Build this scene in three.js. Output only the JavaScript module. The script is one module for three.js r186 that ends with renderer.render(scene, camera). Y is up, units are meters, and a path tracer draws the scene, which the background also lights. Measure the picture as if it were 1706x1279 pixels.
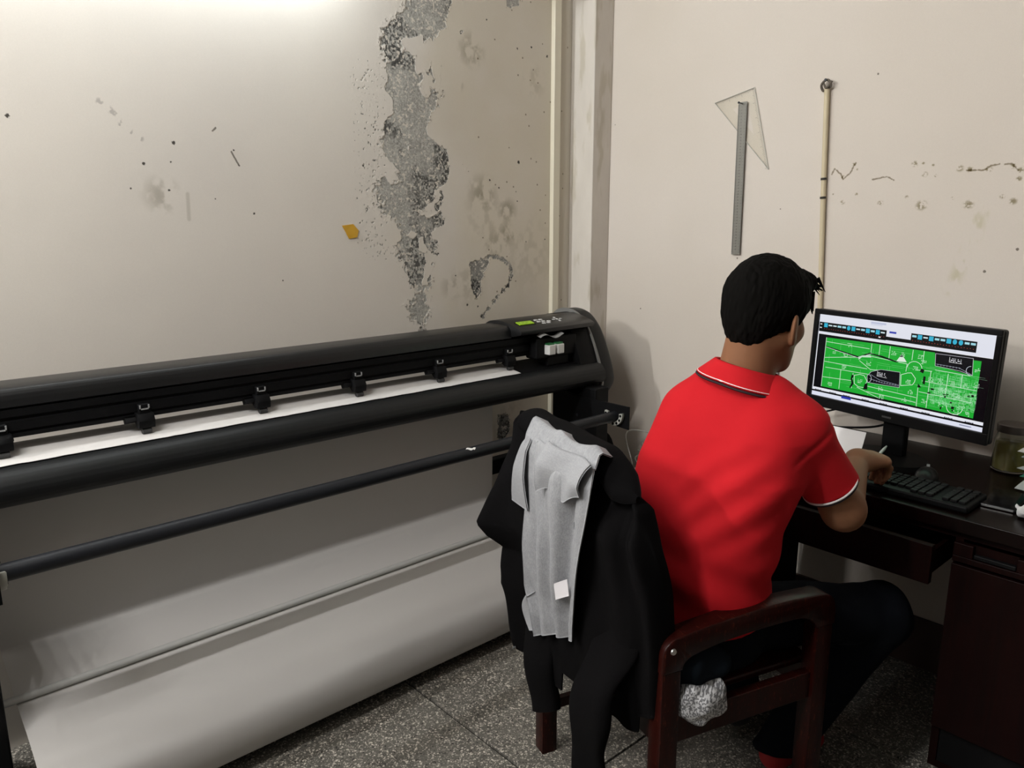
import * as THREE from 'three';
import { RoundedBoxGeometry } from 'three/addons/geometries/RoundedBoxGeometry.js';
import { mergeGeometries, mergeVertices, toCreasedNormals } from 'three/addons/utils/BufferGeometryUtils.js';
import { RectAreaLightUniformsLib } from 'three/addons/lights/RectAreaLightUniformsLib.js';

RectAreaLightUniformsLib.init();
const V = (x, y, z) => new THREE.Vector3(x, y, z);
const scene = new THREE.Scene();
const renderer = new THREE.WebGLRenderer({ antialias: true });
renderer.toneMapping = THREE.LinearToneMapping;
renderer.toneMappingExposure = 1.0;
renderer.shadowMap.enabled = true;

// ---- camera: standing eye height, looking into the corner, tilted 12 degrees down
const camera = new THREE.PerspectiveCamera(52.63, 1706 / 1279, 0.05, 60);
camera.position.set(0, 1.45, 0);
camera.lookAt(0.6534, 1.45 - 0.2117, -0.7270);

// ---- no daylight reaches this corner; the tube lamps built below light it
scene.background = new THREE.Color(0.0, 0.0, 0.0);
const LAMP_WALL = 0.16, LAMP_FAR = 1.4, LAMP_CEILING = 1.32; // candela of each of the eight points along a tube
// room extents
const XW = 2.54, ZL = -2.344, XB = -5.2, ZB = 6.4, HC = 3.1;

// =====================================================================  helpers
function rng(seed) { let a = seed >>> 0; return () => { a = (a + 0x6D2B79F5) | 0; let t = Math.imul(a ^ (a >>> 15), 1 | a); t = (t + Math.imul(t ^ (t >>> 7), 61 | t)) ^ t; return ((t ^ (t >>> 14)) >>> 0) / 4294967296; }; }
const hash = (x, y, z = 0) => { let h = Math.imul(x, 374761393) + Math.imul(y, 668265263) + Math.imul(z, 2147483647 ^ 0x51ED27) | 0; h = Math.imul(h ^ (h >>> 13), 1274126177); return ((h ^ (h >>> 16)) >>> 0) / 4294967296; };
const sm = (t) => t * t * (3 - 2 * t);
function noise2(x, y, s = 0) { const xi = Math.floor(x), yi = Math.floor(y), u = sm(x - xi), v = sm(y - yi); const a = hash(xi, yi, s), b = hash(xi + 1, yi, s), c = hash(xi, yi + 1, s), d = hash(xi + 1, yi + 1, s); return a + (b - a) * u + (c - a) * v + (a - b - c + d) * u * v; }
function fbm(x, y, o = 4, s = 0) { let v = 0, a = 0.5, n = 0; for (let i = 0; i < o; i++) { v += a * noise2(x, y, s + i * 7); n += a; x *= 2.03; y *= 2.03; a *= 0.5; } return v / n; }
function noise3(x, y, z, s = 0) { const zi = Math.floor(z), w = sm(z - zi); const a = noise2(x, y, s + zi * 31), b = noise2(x, y, s + (zi + 1) * 31); return a + (b - a) * w; }
const clamp = (x, a = 0, b = 1) => Math.min(b, Math.max(a, x));
const step01 = (a, b, x) => sm(clamp((x - a) / (b - a)));
const lerp = (a, b, t) => a + (b - a) * t;
function interp(table, y) { // rows [y, v...] sorted ascending
  const n = table.length; if (y <= table[0][0]) return table[0].slice(1); if (y >= table[n - 1][0]) return table[n - 1].slice(1);
  let i = 1; while (table[i][0] < y) i++; const a = table[i - 1], b = table[i], t = (y - a[0]) / (b[0] - a[0]); return a.slice(1).map((v, k) => lerp(v, b[k + 1], t));
}
const C = (r, g, b) => new THREE.Color().setRGB(r, g, b);
function mat(color, roughness = 0.6, o = {}) { return new THREE.MeshStandardMaterial({ color, roughness, ...o }); }
function matte(color, roughness = 0.9, spec = 0.15, o = {}) { return new THREE.MeshPhysicalMaterial({ color, roughness, specularIntensity: spec, ...o }); }
function phys(color, roughness = 0.6, o = {}) { return new THREE.MeshPhysicalMaterial({ color, roughness, ...o }); }
const used = new Map();
function numbered(n) { const k = used.get(n) || 0; used.set(n, k + 1); return k ? `${n}_${String(k).padStart(3, '0')}` : n; }
function mesh(name, geo, m, parent) {
  if (Array.isArray(geo)) geo = mergeGeometries(geo.map(clean), false);
  const o = new THREE.Mesh(geo, m); o.name = parent && parent !== scene ? name : numbered(name); o.castShadow = o.receiveShadow = true; (parent || scene).add(o); return o;
}
function clean(g) { const q = g.index ? g.toNonIndexed() : g.clone(); for (const k of Object.keys(q.attributes)) if (!['position', 'normal', 'uv'].includes(k)) q.deleteAttribute(k); if (!q.attributes.uv) q.setAttribute('uv', new THREE.BufferAttribute(new Float32Array(q.attributes.position.count * 2), 2)); if (!q.attributes.normal) q.computeVertexNormals(); return q; }
function tag(o, label, category, group) { o.userData.label = label; o.userData.category = category; if (group) o.userData.group = group; return o; }
function thing(name, label, category, pos = [0, 0, 0], turn = 0, group) { const g = new THREE.Group(); g.name = numbered(name); g.position.set(...pos); g.rotation.y = turn; scene.add(g); return tag(g, label, category, group); }
function structure(o, label) { o.userData.kind = 'structure'; if (label) o.userData.label = label; return o; }
function box(x0, x1, y0, y1, z0, z1, r = 0) { const w = x1 - x0, h = y1 - y0, d = z1 - z0; const g = r ? new RoundedBoxGeometry(w, h, d, 2, Math.min(r, w / 2.01, h / 2.01, d / 2.01)) : new THREE.BoxGeometry(w, h, d); g.translate((x0 + x1) / 2, (y0 + y1) / 2, (z0 + z1) / 2); return g; }
function boxUV(g, s = 1) { // uv in metres by dominant normal
  g = g.index ? g.toNonIndexed() : g; const p = g.attributes.position, n = g.attributes.normal, uv = new Float32Array(p.count * 2);
  for (let i = 0; i < p.count; i++) { const ax = Math.abs(n.getX(i)), ay = Math.abs(n.getY(i)), az = Math.abs(n.getZ(i)); let u, v; if (ay >= ax && ay >= az) { u = p.getX(i); v = p.getZ(i); } else if (ax >= az) { u = p.getZ(i); v = p.getY(i); } else { u = p.getX(i); v = p.getY(i); } uv[2 * i] = u * s; uv[2 * i + 1] = v * s; }
  g.setAttribute('uv', new THREE.BufferAttribute(uv, 2)); return g;
}
// prism whose outline [z, y] runs along x
function prism(pts, x0, x1, bevel = 0, crease = 0.7) {
  const s = new THREE.Shape(pts.map(([z, y]) => new THREE.Vector2(-z, y)));
  const g = new THREE.ExtrudeGeometry(s, { depth: x1 - x0 - 2 * bevel, bevelEnabled: bevel > 0, bevelSize: bevel, bevelThickness: bevel, bevelOffset: -bevel, bevelSegments: 2, steps: 1, curveSegments: 8 });
  g.translate(0, 0, bevel); g.rotateY(Math.PI / 2); g.translate(x0, 0, 0); // (-z,y,d)->(d,y,z)
  return toCreasedNormals(g, crease);
}
function extrudeXY(pts, d, bevel = 0) { const s = new THREE.Shape(pts.map(([x, y]) => new THREE.Vector2(x, y))); return new THREE.ExtrudeGeometry(s, { depth: d, bevelEnabled: bevel > 0, bevelSize: bevel, bevelThickness: bevel, bevelOffset: -bevel, bevelSegments: 2 }); }
function cyl(a, b, r, r2 = r, seg = 20) { const d = b.clone().sub(a), g = new THREE.CylinderGeometry(r2, r, d.length(), seg); g.translate(0, d.length() / 2, 0); g.applyQuaternion(new THREE.Quaternion().setFromUnitVectors(V(0, 1, 0), d.normalize())); g.translate(a.x, a.y, a.z); return g; }
function tube(pts, r, seg = 48, rs = 8, closed = false) { return new THREE.TubeGeometry(new THREE.CatmullRomCurve3(pts.map((p) => p.isVector3 ? p : V(...p)), closed), seg, r, rs, closed); }
function smoothPoly(pts, n = 6, closed = false) { const c = new THREE.CatmullRomCurve3(pts.map(([a, b]) => V(a, b, 0)), closed, 'centripetal'); return c.getPoints(pts.length * n).map((p) => [p.x, p.y]); }
// grid surface from f(s,t) -> Vector3, with thickness along its normals
function sheet(f, ns, nt, thick = 0) {
  const P = [], U = [], I = [], w = ns + 1;
  for (let j = 0; j <= nt; j++) for (let i = 0; i <= ns; i++) { const p = f(i / ns, j / nt); P.push(p.x, p.y, p.z); U.push(i / ns, j / nt); }
  for (let j = 0; j < nt; j++) for (let i = 0; i < ns; i++) { const a = j * w + i; I.push(a, a + 1, a + w, a + 1, a + w + 1, a + w); }
  const g = new THREE.BufferGeometry(); g.setAttribute('position', new THREE.Float32BufferAttribute(P, 3)); g.setAttribute('uv', new THREE.Float32BufferAttribute(U, 2)); g.setIndex(I); g.computeVertexNormals();
  if (!thick) return g;
  const n = g.attributes.normal, N = P.length / 3, P2 = P.slice(), U2 = U.concat(U), I2 = I.slice();
  for (let i = 0; i < N; i++) P2.push(P[3 * i] - n.getX(i) * thick, P[3 * i + 1] - n.getY(i) * thick, P[3 * i + 2] - n.getZ(i) * thick);
  for (let k = 0; k < I.length; k += 3) I2.push(N + I[k], N + I[k + 2], N + I[k + 1]);
  const edge = (a, b) => I2.push(a, N + a, b, b, N + a, N + b);
  for (let i = 0; i < ns; i++) { edge(i + 1, i); edge(nt * w + i, nt * w + i + 1); }
  for (let j = 0; j < nt; j++) { edge(j * w, (j + 1) * w); edge((j + 1) * w + ns, j * w + ns); }
  const g2 = new THREE.BufferGeometry(); g2.setAttribute('position', new THREE.Float32BufferAttribute(P2, 3)); g2.setAttribute('uv', new THREE.Float32BufferAttribute(U2, 2)); g2.setIndex(I2); g2.computeVertexNormals(); return g2;
}
// naive surface nets over a distance field
function iso(f, lo, hi, cell) {
  const nx = Math.ceil((hi[0] - lo[0]) / cell) + 1, ny = Math.ceil((hi[1] - lo[1]) / cell) + 1, nz = Math.ceil((hi[2] - lo[2]) / cell) + 1, sl = nx * ny, F = new Float32Array(nx * ny * nz);
  for (let k = 0, q = 0; k < nz; k++) for (let j = 0; j < ny; j++) for (let i = 0; i < nx; i++, q++) F[q] = f(lo[0] + i * cell, lo[1] + j * cell, lo[2] + k * cell);
  const id = new Int32Array(F.length).fill(-1), P = [], I = []; const off = [0, 1, nx, nx + 1, sl, sl + 1, sl + nx, sl + nx + 1];
  const E = [[0, 1], [2, 3], [4, 5], [6, 7], [0, 2], [1, 3], [4, 6], [5, 7], [0, 4], [1, 5], [2, 6], [3, 7]];
  for (let k = 0; k < nz - 1; k++) for (let j = 0; j < ny - 1; j++) for (let i = 0; i < nx - 1; i++) {
    const q = i + j * nx + k * sl; let m = 0; for (let c = 0; c < 8; c++) if (F[q + off[c]] < 0) m |= 1 << c; if (m === 0 || m === 255) continue;
    let x = 0, y = 0, z = 0, n = 0; for (const [a, b] of E) { if (((m >> a) & 1) === ((m >> b) & 1)) continue; const fa = F[q + off[a]], t = fa / (fa - F[q + off[b]]); const ax = a & 1, ay = (a >> 1) & 1, az = a >> 2; x += ax + t * ((b & 1) - ax); y += ay + t * (((b >> 1) & 1) - ay); z += az + t * ((b >> 2) - az); n++; }
    id[q] = P.length / 3; P.push(lo[0] + (i + x / n) * cell, lo[1] + (j + y / n) * cell, lo[2] + (k + z / n) * cell);
  }
  const quad = (a, b, c, d, flip) => { if (a < 0 || b < 0 || c < 0 || d < 0) return; flip ? I.push(a, c, b, a, d, c) : I.push(a, b, c, a, c, d); };
  for (let k = 1; k < nz - 1; k++) for (let j = 1; j < ny - 1; j++) for (let i = 1; i < nx - 1; i++) {
    const q = i + j * nx + k * sl, s = F[q] < 0;
    if (s !== F[q + 1] < 0) quad(id[q], id[q - nx], id[q - nx - sl], id[q - sl], !s ? false : true);
    if (s !== F[q + nx] < 0) quad(id[q], id[q - sl], id[q - sl - 1], id[q - 1], !s ? false : true);
    if (s !== F[q + sl] < 0) quad(id[q], id[q - 1], id[q - 1 - nx], id[q - nx], !s ? false : true);
  }
  const g = new THREE.BufferGeometry(); g.setAttribute('position', new THREE.Float32BufferAttribute(P, 3)); g.setIndex(I);
  const Nn = new Float32Array(P.length), e = cell * 0.5;
  for (let i = 0; i < P.length; i += 3) { const x = P[i], y = P[i + 1], z = P[i + 2]; let a = f(x + e, y, z) - f(x - e, y, z), b = f(x, y + e, z) - f(x, y - e, z), c = f(x, y, z + e) - f(x, y, z - e); const l = Math.hypot(a, b, c) || 1; Nn[i] = a / l; Nn[i + 1] = b / l; Nn[i + 2] = c / l; }
  g.setAttribute('normal', new THREE.BufferAttribute(Nn, 3));
  // make winding agree with the normals
  const va = V(), vb = V(), vc = V(); let vote = 0; for (let t = 0; t < I.length; t += 3 * 7) { va.fromArray(P, I[t] * 3); vb.fromArray(P, I[t + 1] * 3).sub(va); vc.fromArray(P, I[t + 2] * 3).sub(va); vb.cross(vc); vote += Math.sign(vb.x * Nn[I[t] * 3] + vb.y * Nn[I[t] * 3 + 1] + vb.z * Nn[I[t] * 3 + 2]); }
  if (vote < 0) for (let t = 0; t < I.length; t += 3) { const h = I[t + 1]; I[t + 1] = I[t + 2]; I[t + 2] = h; } g.setIndex(I);
  const uv = new Float32Array(P.length / 3 * 2); for (let i = 0; i < P.length / 3; i++) { uv[2 * i] = P[3 * i] + P[3 * i + 2]; uv[2 * i + 1] = P[3 * i + 1]; } g.setAttribute('uv', new THREE.BufferAttribute(uv, 2));
  return g;
}
function rc(x, y, z, a, b, r1, r2) { const bx = b[0] - a[0], by = b[1] - a[1], bz = b[2] - a[2], px = x - a[0], py = y - a[1], pz = z - a[2]; const h = clamp((px * bx + py * by + pz * bz) / (bx * bx + by * by + bz * bz)); return Math.hypot(px - bx * h, py - by * h, pz - bz * h) - (r1 + (r2 - r1) * h); }
function ell(x, y, z, c, r) { const a = (x - c[0]) / r[0], b = (y - c[1]) / r[1], d = (z - c[2]) / r[2], k0 = Math.hypot(a, b, d), k1 = Math.hypot(a / r[0], b / r[1], d / r[2]); return k1 ? k0 * (k0 - 1) / k1 : -Math.min(...r); }
function smin(a, b, k) { const h = Math.max(k - Math.abs(a - b), 0) / k; return Math.min(a, b) - h * h * k * 0.25; }
function smax(a, b, k) { return -smin(-a, -b, k); }
function dataTex(w, h, fn, srgb = true, wrap = true) { // fn(x,y) -> [r,g,b] 0..255 (row 0 at v=0)
  const d = new Uint8Array(w * h * 4); for (let y = 0, q = 0; y < h; y++) for (let x = 0; x < w; x++, q += 4) { const c = fn(x, y); d[q] = clamp(c[0], 0, 255); d[q + 1] = clamp(c[1], 0, 255); d[q + 2] = clamp(c[2], 0, 255); d[q + 3] = 255; }
  const t = new THREE.DataTexture(d, w, h); t.magFilter = THREE.LinearFilter; t.minFilter = THREE.LinearFilter; if (srgb) t.colorSpace = THREE.SRGBColorSpace; if (wrap) t.wrapS = t.wrapT = THREE.RepeatWrapping; t.needsUpdate = true; return t;
}
function canvasTex(w, h, draw, srgb = true) { const c = document.createElement('canvas'); c.width = w; c.height = h; draw(c.getContext('2d'), w, h); const t = new THREE.CanvasTexture(c); if (srgb) t.colorSpace = THREE.SRGBColorSpace; t.wrapS = t.wrapT = THREE.RepeatWrapping; return t; }

// =====================================================================  room shell
const CREAM = [212, 205, 196];
const plainWall = dataTex(512, 512, (x, y) => { const n = (fbm(x / 64, y / 64, 4, 3) - 0.5) * 14 + (hash(x, y, 2) - 0.5) * 4; return [CREAM[0] + n, CREAM[1] + n, CREAM[2] + n * 0.9]; });
plainWall.repeat.set(0.8, 0.8);
const mPlain = mat(0xffffff, 0.9, { map: plainWall });
const mCeil = mat(C(0.5, 0.49, 0.46), 0.95), mCement = mat(C(0.26, 0.25, 0.235), 0.95);

// -- left wall, the part in view carries the flaking plaster
const PEEL = [[2.186, 1.657, 1.904], [2.128, 1.602, 1.861], [2.093, 1.579, 1.872], [2.031, 1.51, 1.664], [1.98, 1.539, 1.741], [1.929, 1.542, 1.734], [1.877, 1.524, 1.75], [1.827, 1.512, 1.795], [1.784, 1.51, 1.8], [1.738, 1.503, 1.758], [1.687, 1.506, 1.828], [1.634, 1.514, 1.852], [1.579, 1.502, 1.845], [1.524, 1.484, 1.788], [1.47, 1.497, 1.763], [1.423, 1.555, 1.768], [1.377, 1.564, 1.737], [1.331, 1.568, 1.729], [1.283, 1.589, 1.734], [1.236, 1.615, 1.709], [1.198, 1.631, 1.684], [1.179, 1.642, 1.66], [1.155, 1.634, 1.671], [1.122, 1.614, 1.676], [1.092, 1.622, 1.675], [1.052, 1.644, 1.656]].reverse();
PEEL.push([2.4, 1.66, 1.92]);
const PEEL2 = [[1.89, 1.279], [1.949, 1.287], [1.983, 1.291], [1.973, 1.25], [1.948, 1.2], [1.945, 1.16], [1.921, 1.131], [1.901, 1.152], [1.892, 1.214]];
const ARC = [[1.949, 1.282], [2.003, 1.295], [2.051, 1.283], [2.093, 1.261], [2.108, 1.223], [2.086, 1.182], [2.057, 1.153], [2.022, 1.123], [1.974, 1.085], [1.947, 1.061]];
const PTOP = [[2.074, 2.26], [2.154, 2.26], [2.14, 2.229], [2.107, 2.21], [2.081, 2.212]];
const PLOW = [[2.03, 0.646], [2.09, 0.64], [2.097, 0.574], [2.056, 0.53], [2.023, 0.562]];
const DOTS = [[2.142, 1.656, 0.0066], [2.134, 2.074, 0.0038], [2.207, 2.089, 0.0048], [1.981, 2.154, 0.0038], [2.218, 2.008, 0.003], [2.293, 2.066, 0.0056], [2.128, 1.543, 0.003], [2.135, 1.507, 0.003], [1.992, 1.584, 0.004], [2.038, 1.556, 0.004], [2.29, 1.355, 0.003], [2.183, 1.347, 0.003], [1.819, 1.229, 0.0032], [1.875, 1.114, 0.0048], [1.927, 1.104, 0.004], [0.421, 1.693, 0.0062], [0.819, 1.652, 0.0056], [0.733, 1.592, 0.0044], [0.806, 1.599, 0.0028], [0.795, 1.522, 0.0038], [0.693, 1.524, 0.003], [1.042, 1.457, 0.0036], [0.926, 1.499, 0.0021], [1.122, 1.248, 0.0028], [1.005, 1.598, 0.003], [0.992, 1.641, 0.003]];
const SMUDGE = [[1.908, 2.04, 0.04, 1], [1.845, 1.916, 0.018, 0.7], [1.952, 1.539, 0.045, 0.8], [2.086, 1.471, 0.03, 1], [2.086, 1.38, 0.03, 1], [2.017, 1.34, 0.04, 0.6], [1.793, 1.189, 0.03, 0.5], [2.225, 1.966, 0.04, 0.4], [1.98, 1.45, 0.08, 0.35], [2.2, 1.3, 0.1, 0.3], [1.88, 1.2, 0.06, 0.4], [0.774, 1.508, 0.035, 0.75], [2.1, 0.59, 0.07, 0.5]];
function polyDist(pts, x, y, closed) { let d = 1e9, inside = false; const n = pts.length; for (let i = 0, j = n - 1; i < n; j = i++) { const [xi, yi] = pts[i], [xj, yj] = pts[j]; if (closed && (yi > y) !== (yj > y) && x < ((xj - xi) * (y - yi)) / (yj - yi) + xi) inside = !inside; if (!closed && i === 0) continue; const dx = xj - xi, dy = yj - yi, h = clamp(((x - xi) * dx + (y - yi) * dy) / (dx * dx + dy * dy)); d = Math.min(d, Math.hypot(x - xi - dx * h, y - yi - dy * h)); } return inside ? -d : d; }
const TS = 2048, TX0 = 0, TSIZE = 2.56;
const peelOf = new Float32Array(TS * TS), moldOf = new Float32Array(TS * TS);
function peelField(x, y) { // >0 where the plaster has come off
  let f = -1;
  if (x > 1.38 && x < 2.0 && y > 1.0) {
    const [l, r] = interp(PEEL, y), c = (l + r) / 2, w = (r - l) / 2; const d = w - Math.abs(x - c);
    f = d / 0.035 + 0.1 + (fbm(x * 16, y * 16, 4, 11) - 0.5) * 2.2 + (fbm(x * 90, y * 90, 3, 19) - 0.5) * 2.2;
    const right = clamp((x - c) / Math.max(w, 0.01)), keep = fbm(x * 11 + 5, y * 8, 3, 41); if (y > 1.2) f -= step01(0.02, 0.6, right) * step01(0.42, 0.6, keep) * 3.2;
    if (y > 1.2) f -= step01(0.62, 0.7, fbm(x * 13, y * 10, 3, 55)) * 2.4;
    // fine blistering left of the main loss
    const b = Math.abs(x - 1.47) < 0.07 && y > 1.3 && y < 1.95 ? 1 - Math.abs(x - 1.47) / 0.07 : 0; if (b > 0) f = Math.max(f, (fbm(x * 150, y * 150, 2, 61) - 0.84 + b * 0.1) * 8);
  }
  if (x > 1.86 && y < 1.34 && y > 1.02) { const d = -polyDist(PEEL2, x, y, true); f = Math.max(f, d / 0.012 + (fbm(x * 60, y * 60, 3, 23) - 0.5) * 2); const a = polyDist(ARC, x, y, false); f = Math.max(f, (0.0075 - a) / 0.006 + (fbm(x * 90, y * 90, 3, 29) - 0.55) * 4.5); }
  if (x > 2.05 && y > 2.19) f = Math.max(f, -polyDist(PTOP, x, y, true) / 0.012 + (fbm(x * 70, y * 70, 3, 31) - 0.5) * 2);
  if (x > 2.0 && y < 0.68 && y > 0.5) f = Math.max(f, -polyDist(PLOW, x, y, true) / 0.015 + (fbm(x * 60, y * 60, 3, 37) - 0.5) * 1.6);
  return f;
}
const leftTex = dataTex(TS, TS, (i, j) => {
  const x = TX0 + (i + 0.5) / TS * TSIZE, y = (j + 0.5) / TS * TSIZE, q = i + j * TS;
  const big = fbm(x * 2.2, y * 2.2, 4, 5) - 0.5, fine = hash(i, j, 9) - 0.5;
  let r = CREAM[0] + big * 13 + fine * 4, g = CREAM[1] + big * 13 + fine * 4, b = CREAM[2] + big * 11 + fine * 4;
  // damp yellowed plaster around the loss
  const damp = step01(1.55, 1.9, x + (fbm(x * 5, y * 5, 3, 71) - 0.5) * 0.5); const dd = damp * (0.55 + 0.6 * (fbm(x * 8, y * 8, 4, 77) - 0.3)); r -= dd * 7; g -= dd * 9; b -= dd * 17;
  for (const [sx, sy, sr, k] of SMUDGE) { const d = Math.hypot(x - sx, y - sy); if (d < sr * 2.2) { const a = 0.75 * k * step01(sr * 2, sr * 0.2, d) * step01(0.38, 0.68, fbm(x * 38, y * 30, 4, 83)); r -= a * 62; g -= a * 62; b -= a * 66; } }
  // rubbed streak and faint trail left of the loss
  const st = polyDist([[0.846, 1.512], [0.844, 1.44]], x, y, false); if (st < 0.008) { const a = step01(0.008, 0.002, st) * 0.6; r -= a * 34; g -= a * 34; b -= a * 36; }
  const tr = polyDist([[0.635, 1.747], [0.672, 1.718], [0.686, 1.686], [0.732, 1.658]], x, y, false); if (tr < 0.012) { const a = step01(0.012, 0.003, tr) * step01(0.55, 0.7, fbm(x * 110, y * 110, 2, 97)); r -= a * 34; g -= a * 34; b -= a * 32; }
  const sc = Math.min(polyDist([[0.985, 1.636], [0.992, 1.622], [1.004, 1.6]], x, y, false), polyDist([[0.933, 1.692], [0.943, 1.701]], x, y, false)); if (sc < 0.0025) { r -= 90; g -= 90; b -= 90; }
  const pf = peelField(x, y); peelOf[q] = pf;
  if (pf > 0) {
    const e = step01(0, 0.25, pf), grain = fbm(x * 260, y * 260, 2, 101) - 0.5; let v = 164 + grain * 70 + (fbm(x * 26, y * 26, 3, 107) - 0.5) * 36;
    const mold = step01(0.44, 0.6, fbm(x * 9, y * 7, 3, 113)) * step01(0.44, 0.58, fbm(x * 150, y * 150, 3, 127)); moldOf[q] = mold; v -= mold * 82;
    const dark2 = (x > 1.86 && y < 1.34) ? 30 : 0; v -= dark2; r = lerp(r, v, e); g = lerp(g, v * 0.985, e); b = lerp(b, v * 0.945, e);
    // loose flakes of white paint left standing on the render
    if (fbm(x * 120, y * 120, 2, 131) > 0.7) { r = 205; g = 198; b = 186; }
  } else {
    if (pf > -0.55 && x > 1.4) { const a = step01(-0.55, 0, pf) * step01(0.6, 0.72, fbm(x * 170, y * 170, 2, 137)); r -= a * 95; g -= a * 95; b -= a * 95; }
    if (x > 1.9 && hash(Math.floor(x * 170), Math.floor(y * 170), 3) > 0.9985) { r -= 70; g -= 72; b -= 74; }
  }
  for (const [sx, sy, sr] of DOTS) { const dx = x - sx, dy = y - sy; if (Math.abs(dx) < 0.02 && Math.abs(dy) < 0.02) { const d = Math.hypot(dx, dy) + (fbm(x * 300, y * 300, 2, 139) - 0.5) * sr; if (d < sr) { const a = step01(sr, sr * 0.6, d); r = lerp(r, 62, a); g = lerp(g, 58, a); b = lerp(b, 52, a); } } }
  return [r, g, b];
}, true, false);
const leftBump = dataTex(1024, 1024, (i, j) => { const q = (i * 2) + (j * 2) * TS; const p = peelOf[q]; const x = i / 1024 * TSIZE, y = j / 1024 * TSIZE; let h = 190 + (fbm(x * 14, y * 14, 3, 151) - 0.5) * 26 + (fbm(x * 70, y * 70, 2, 157) - 0.5) * 9; if (p > 0) h -= 95 * step01(0, 0.3, p) - (fbm(x * 200, y * 200, 2, 163) - 0.5) * 60; else if (p > -0.7) h += 34 * step01(-0.7, 0, p); return [h, h, h]; }, false, false);
const mLeft = mat(0xffffff, 0.88, { map: leftTex, bumpMap: leftBump, bumpScale: 0.004 });
function planarUV(g, fu) { const p = g.attributes.position, uv = new Float32Array(p.count * 2); for (let i = 0; i < p.count; i++) { const [u, v] = fu(p.getX(i), p.getY(i), p.getZ(i)); uv[2 * i] = u; uv[2 * i + 1] = v; } g.setAttribute('uv', new THREE.BufferAttribute(uv, 2)); return g; }
const wallLeft = new THREE.Group(); wallLeft.name = 'wall_left'; scene.add(wallLeft); structure(wallLeft, 'cream plastered wall with flaking mouldy patch behind the plotter');
mesh('plaster', planarUV(box(0, TSIZE, 0, TSIZE, ZL - 0.12, ZL), (x, y) => [x / TSIZE, y / TSIZE]), mLeft, wallLeft);
mesh('plaster', boxUV(box(0, TSIZE, TSIZE, HC, ZL - 0.12, ZL)), mPlain, wallLeft);
mesh('plaster', boxUV(box(XB - 0.12, 0, 0, HC, ZL - 0.12, ZL)), mPlain, wallLeft);

// -- right wall
const RM = [[-1.253, 1.59, 0.0048], [-1.218, 1.573, 0.0061], [-1.187, 1.611, 0.0054], [-1.174, 1.595, 0.0034], [-0.999, 1.604, 0.0095], [-0.975, 1.605, 0.0048], [-0.946, 1.598, 0.0041], [-0.967, 1.572, 0.0088], [-0.935, 1.567, 0.0048], [-0.871, 1.585, 0.0102], [-0.844, 1.581, 0.0088], [-0.795, 1.58, 0.0088], [-0.734, 1.586, 0.0082], [-0.715, 1.574, 0.0082], [-0.716, 1.551, 0.0075], [-1.213, 1.493, 0.0075], [-1.169, 1.518, 0.0054], [-1.091, 1.489, 0.0088], [-0.967, 1.481, 0.0163], [-1.013, 1.507, 0.0054], [-0.881, 1.501, 0.0048], [-0.837, 1.482, 0.0136], [-0.752, 1.503, 0.0068], [-0.723, 1.49, 0.0102], [-1.247, 1.52, 0.0034]];
const RL = [[[-1.124, 1.562], [-1.105, 1.565], [-1.077, 1.569], [-1.057, 1.559]], [[-0.852, 1.579], [-0.807, 1.578], [-0.791, 1.589], [-0.77, 1.592]], [[-0.756, 1.592], [-0.737, 1.592], [-0.722, 1.574]], [[-1.257, 1.583], [-1.249, 1.6], [-1.226, 1.582], [-1.218, 1.566], [-1.196, 1.585], [-1.181, 1.615]]];
const RD = [[-1.136, 1.878, 0.003], [-0.773, 1.292, 0.004], [-0.697, 1.358, 0.004], [-1.59, 1.298, 0.003], [-2.194, 1.814, 0.002], [-2.03, 1.075, 0.003], [-1.432, 1.473, 0.002]];
const RZ0 = -2.4;
const rightTex = dataTex(TS, TS, (i, j) => {
  const z = RZ0 + (i + 0.5) / TS * TSIZE, y = (j + 0.5) / TS * TSIZE; const big = fbm(z * 2 + 9, y * 2, 4, 205) - 0.5, fine = hash(i, j, 209) - 0.5;
  let r = CREAM[0] + 2 + big * 11 + fine * 4, g = CREAM[1] + big * 12 + fine * 4, b = CREAM[2] - 1 + big * 15 + fine * 4;
  if (z > -1.4 && y > 1.1 && y < 1.75) {
    for (const [sx, sy, sr] of RM) { const d = Math.hypot(z - sx, (y - sy) * 1.15); if (d < sr * 1.5) { const a = step01(sr * 1.4, sr * 0.3, d) * step01(0.38, 0.58, fbm(z * 190, y * 190, 3, 211)); r -= a * 68; g -= a * 70; b -= a * 84; } }
    for (const l of RL) { const d = polyDist(l, z, y, false); if (d < 0.004) { const a = step01(0.0032, 0.0008, d + (fbm(z * 200, y * 200, 2, 217) - 0.5) * 0.004); r -= a * 74; g -= a * 76; b -= a * 84; } }
    const s = Math.min(polyDist([[-0.859, 1.237], [-0.841, 1.29], [-0.814, 1.384], [-0.8, 1.46]], z, y, false)); if (s < 0.03) { const a = step01(0.03, 0, s) * step01(0.4, 0.7, fbm(z * 60, y * 25, 3, 221)); r -= a * 18; g -= a * 17; b -= a * 30; }
  }
  for (const [sx, sy, sr] of RD) { const d = Math.hypot(z - sx, y - sy); if (d < sr) { r -= 95; g -= 95; b -= 95; } }
  return [r, g, b];
}, true, false);
const rightBump = dataTex(512, 512, (i, j) => { const h = 128 + (fbm(i / 34, j / 34, 4, 231) - 0.5) * 90; return [h, h, h]; }, false, false);
const mRight = mat(0xffffff, 0.88, { map: rightTex, bumpMap: rightBump, bumpScale: 0.004 });
const wallRight = new THREE.Group(); wallRight.name = 'wall_right'; scene.add(wallRight); structure(wallRight, 'cream plastered wall behind the desk with scuff marks');
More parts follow.
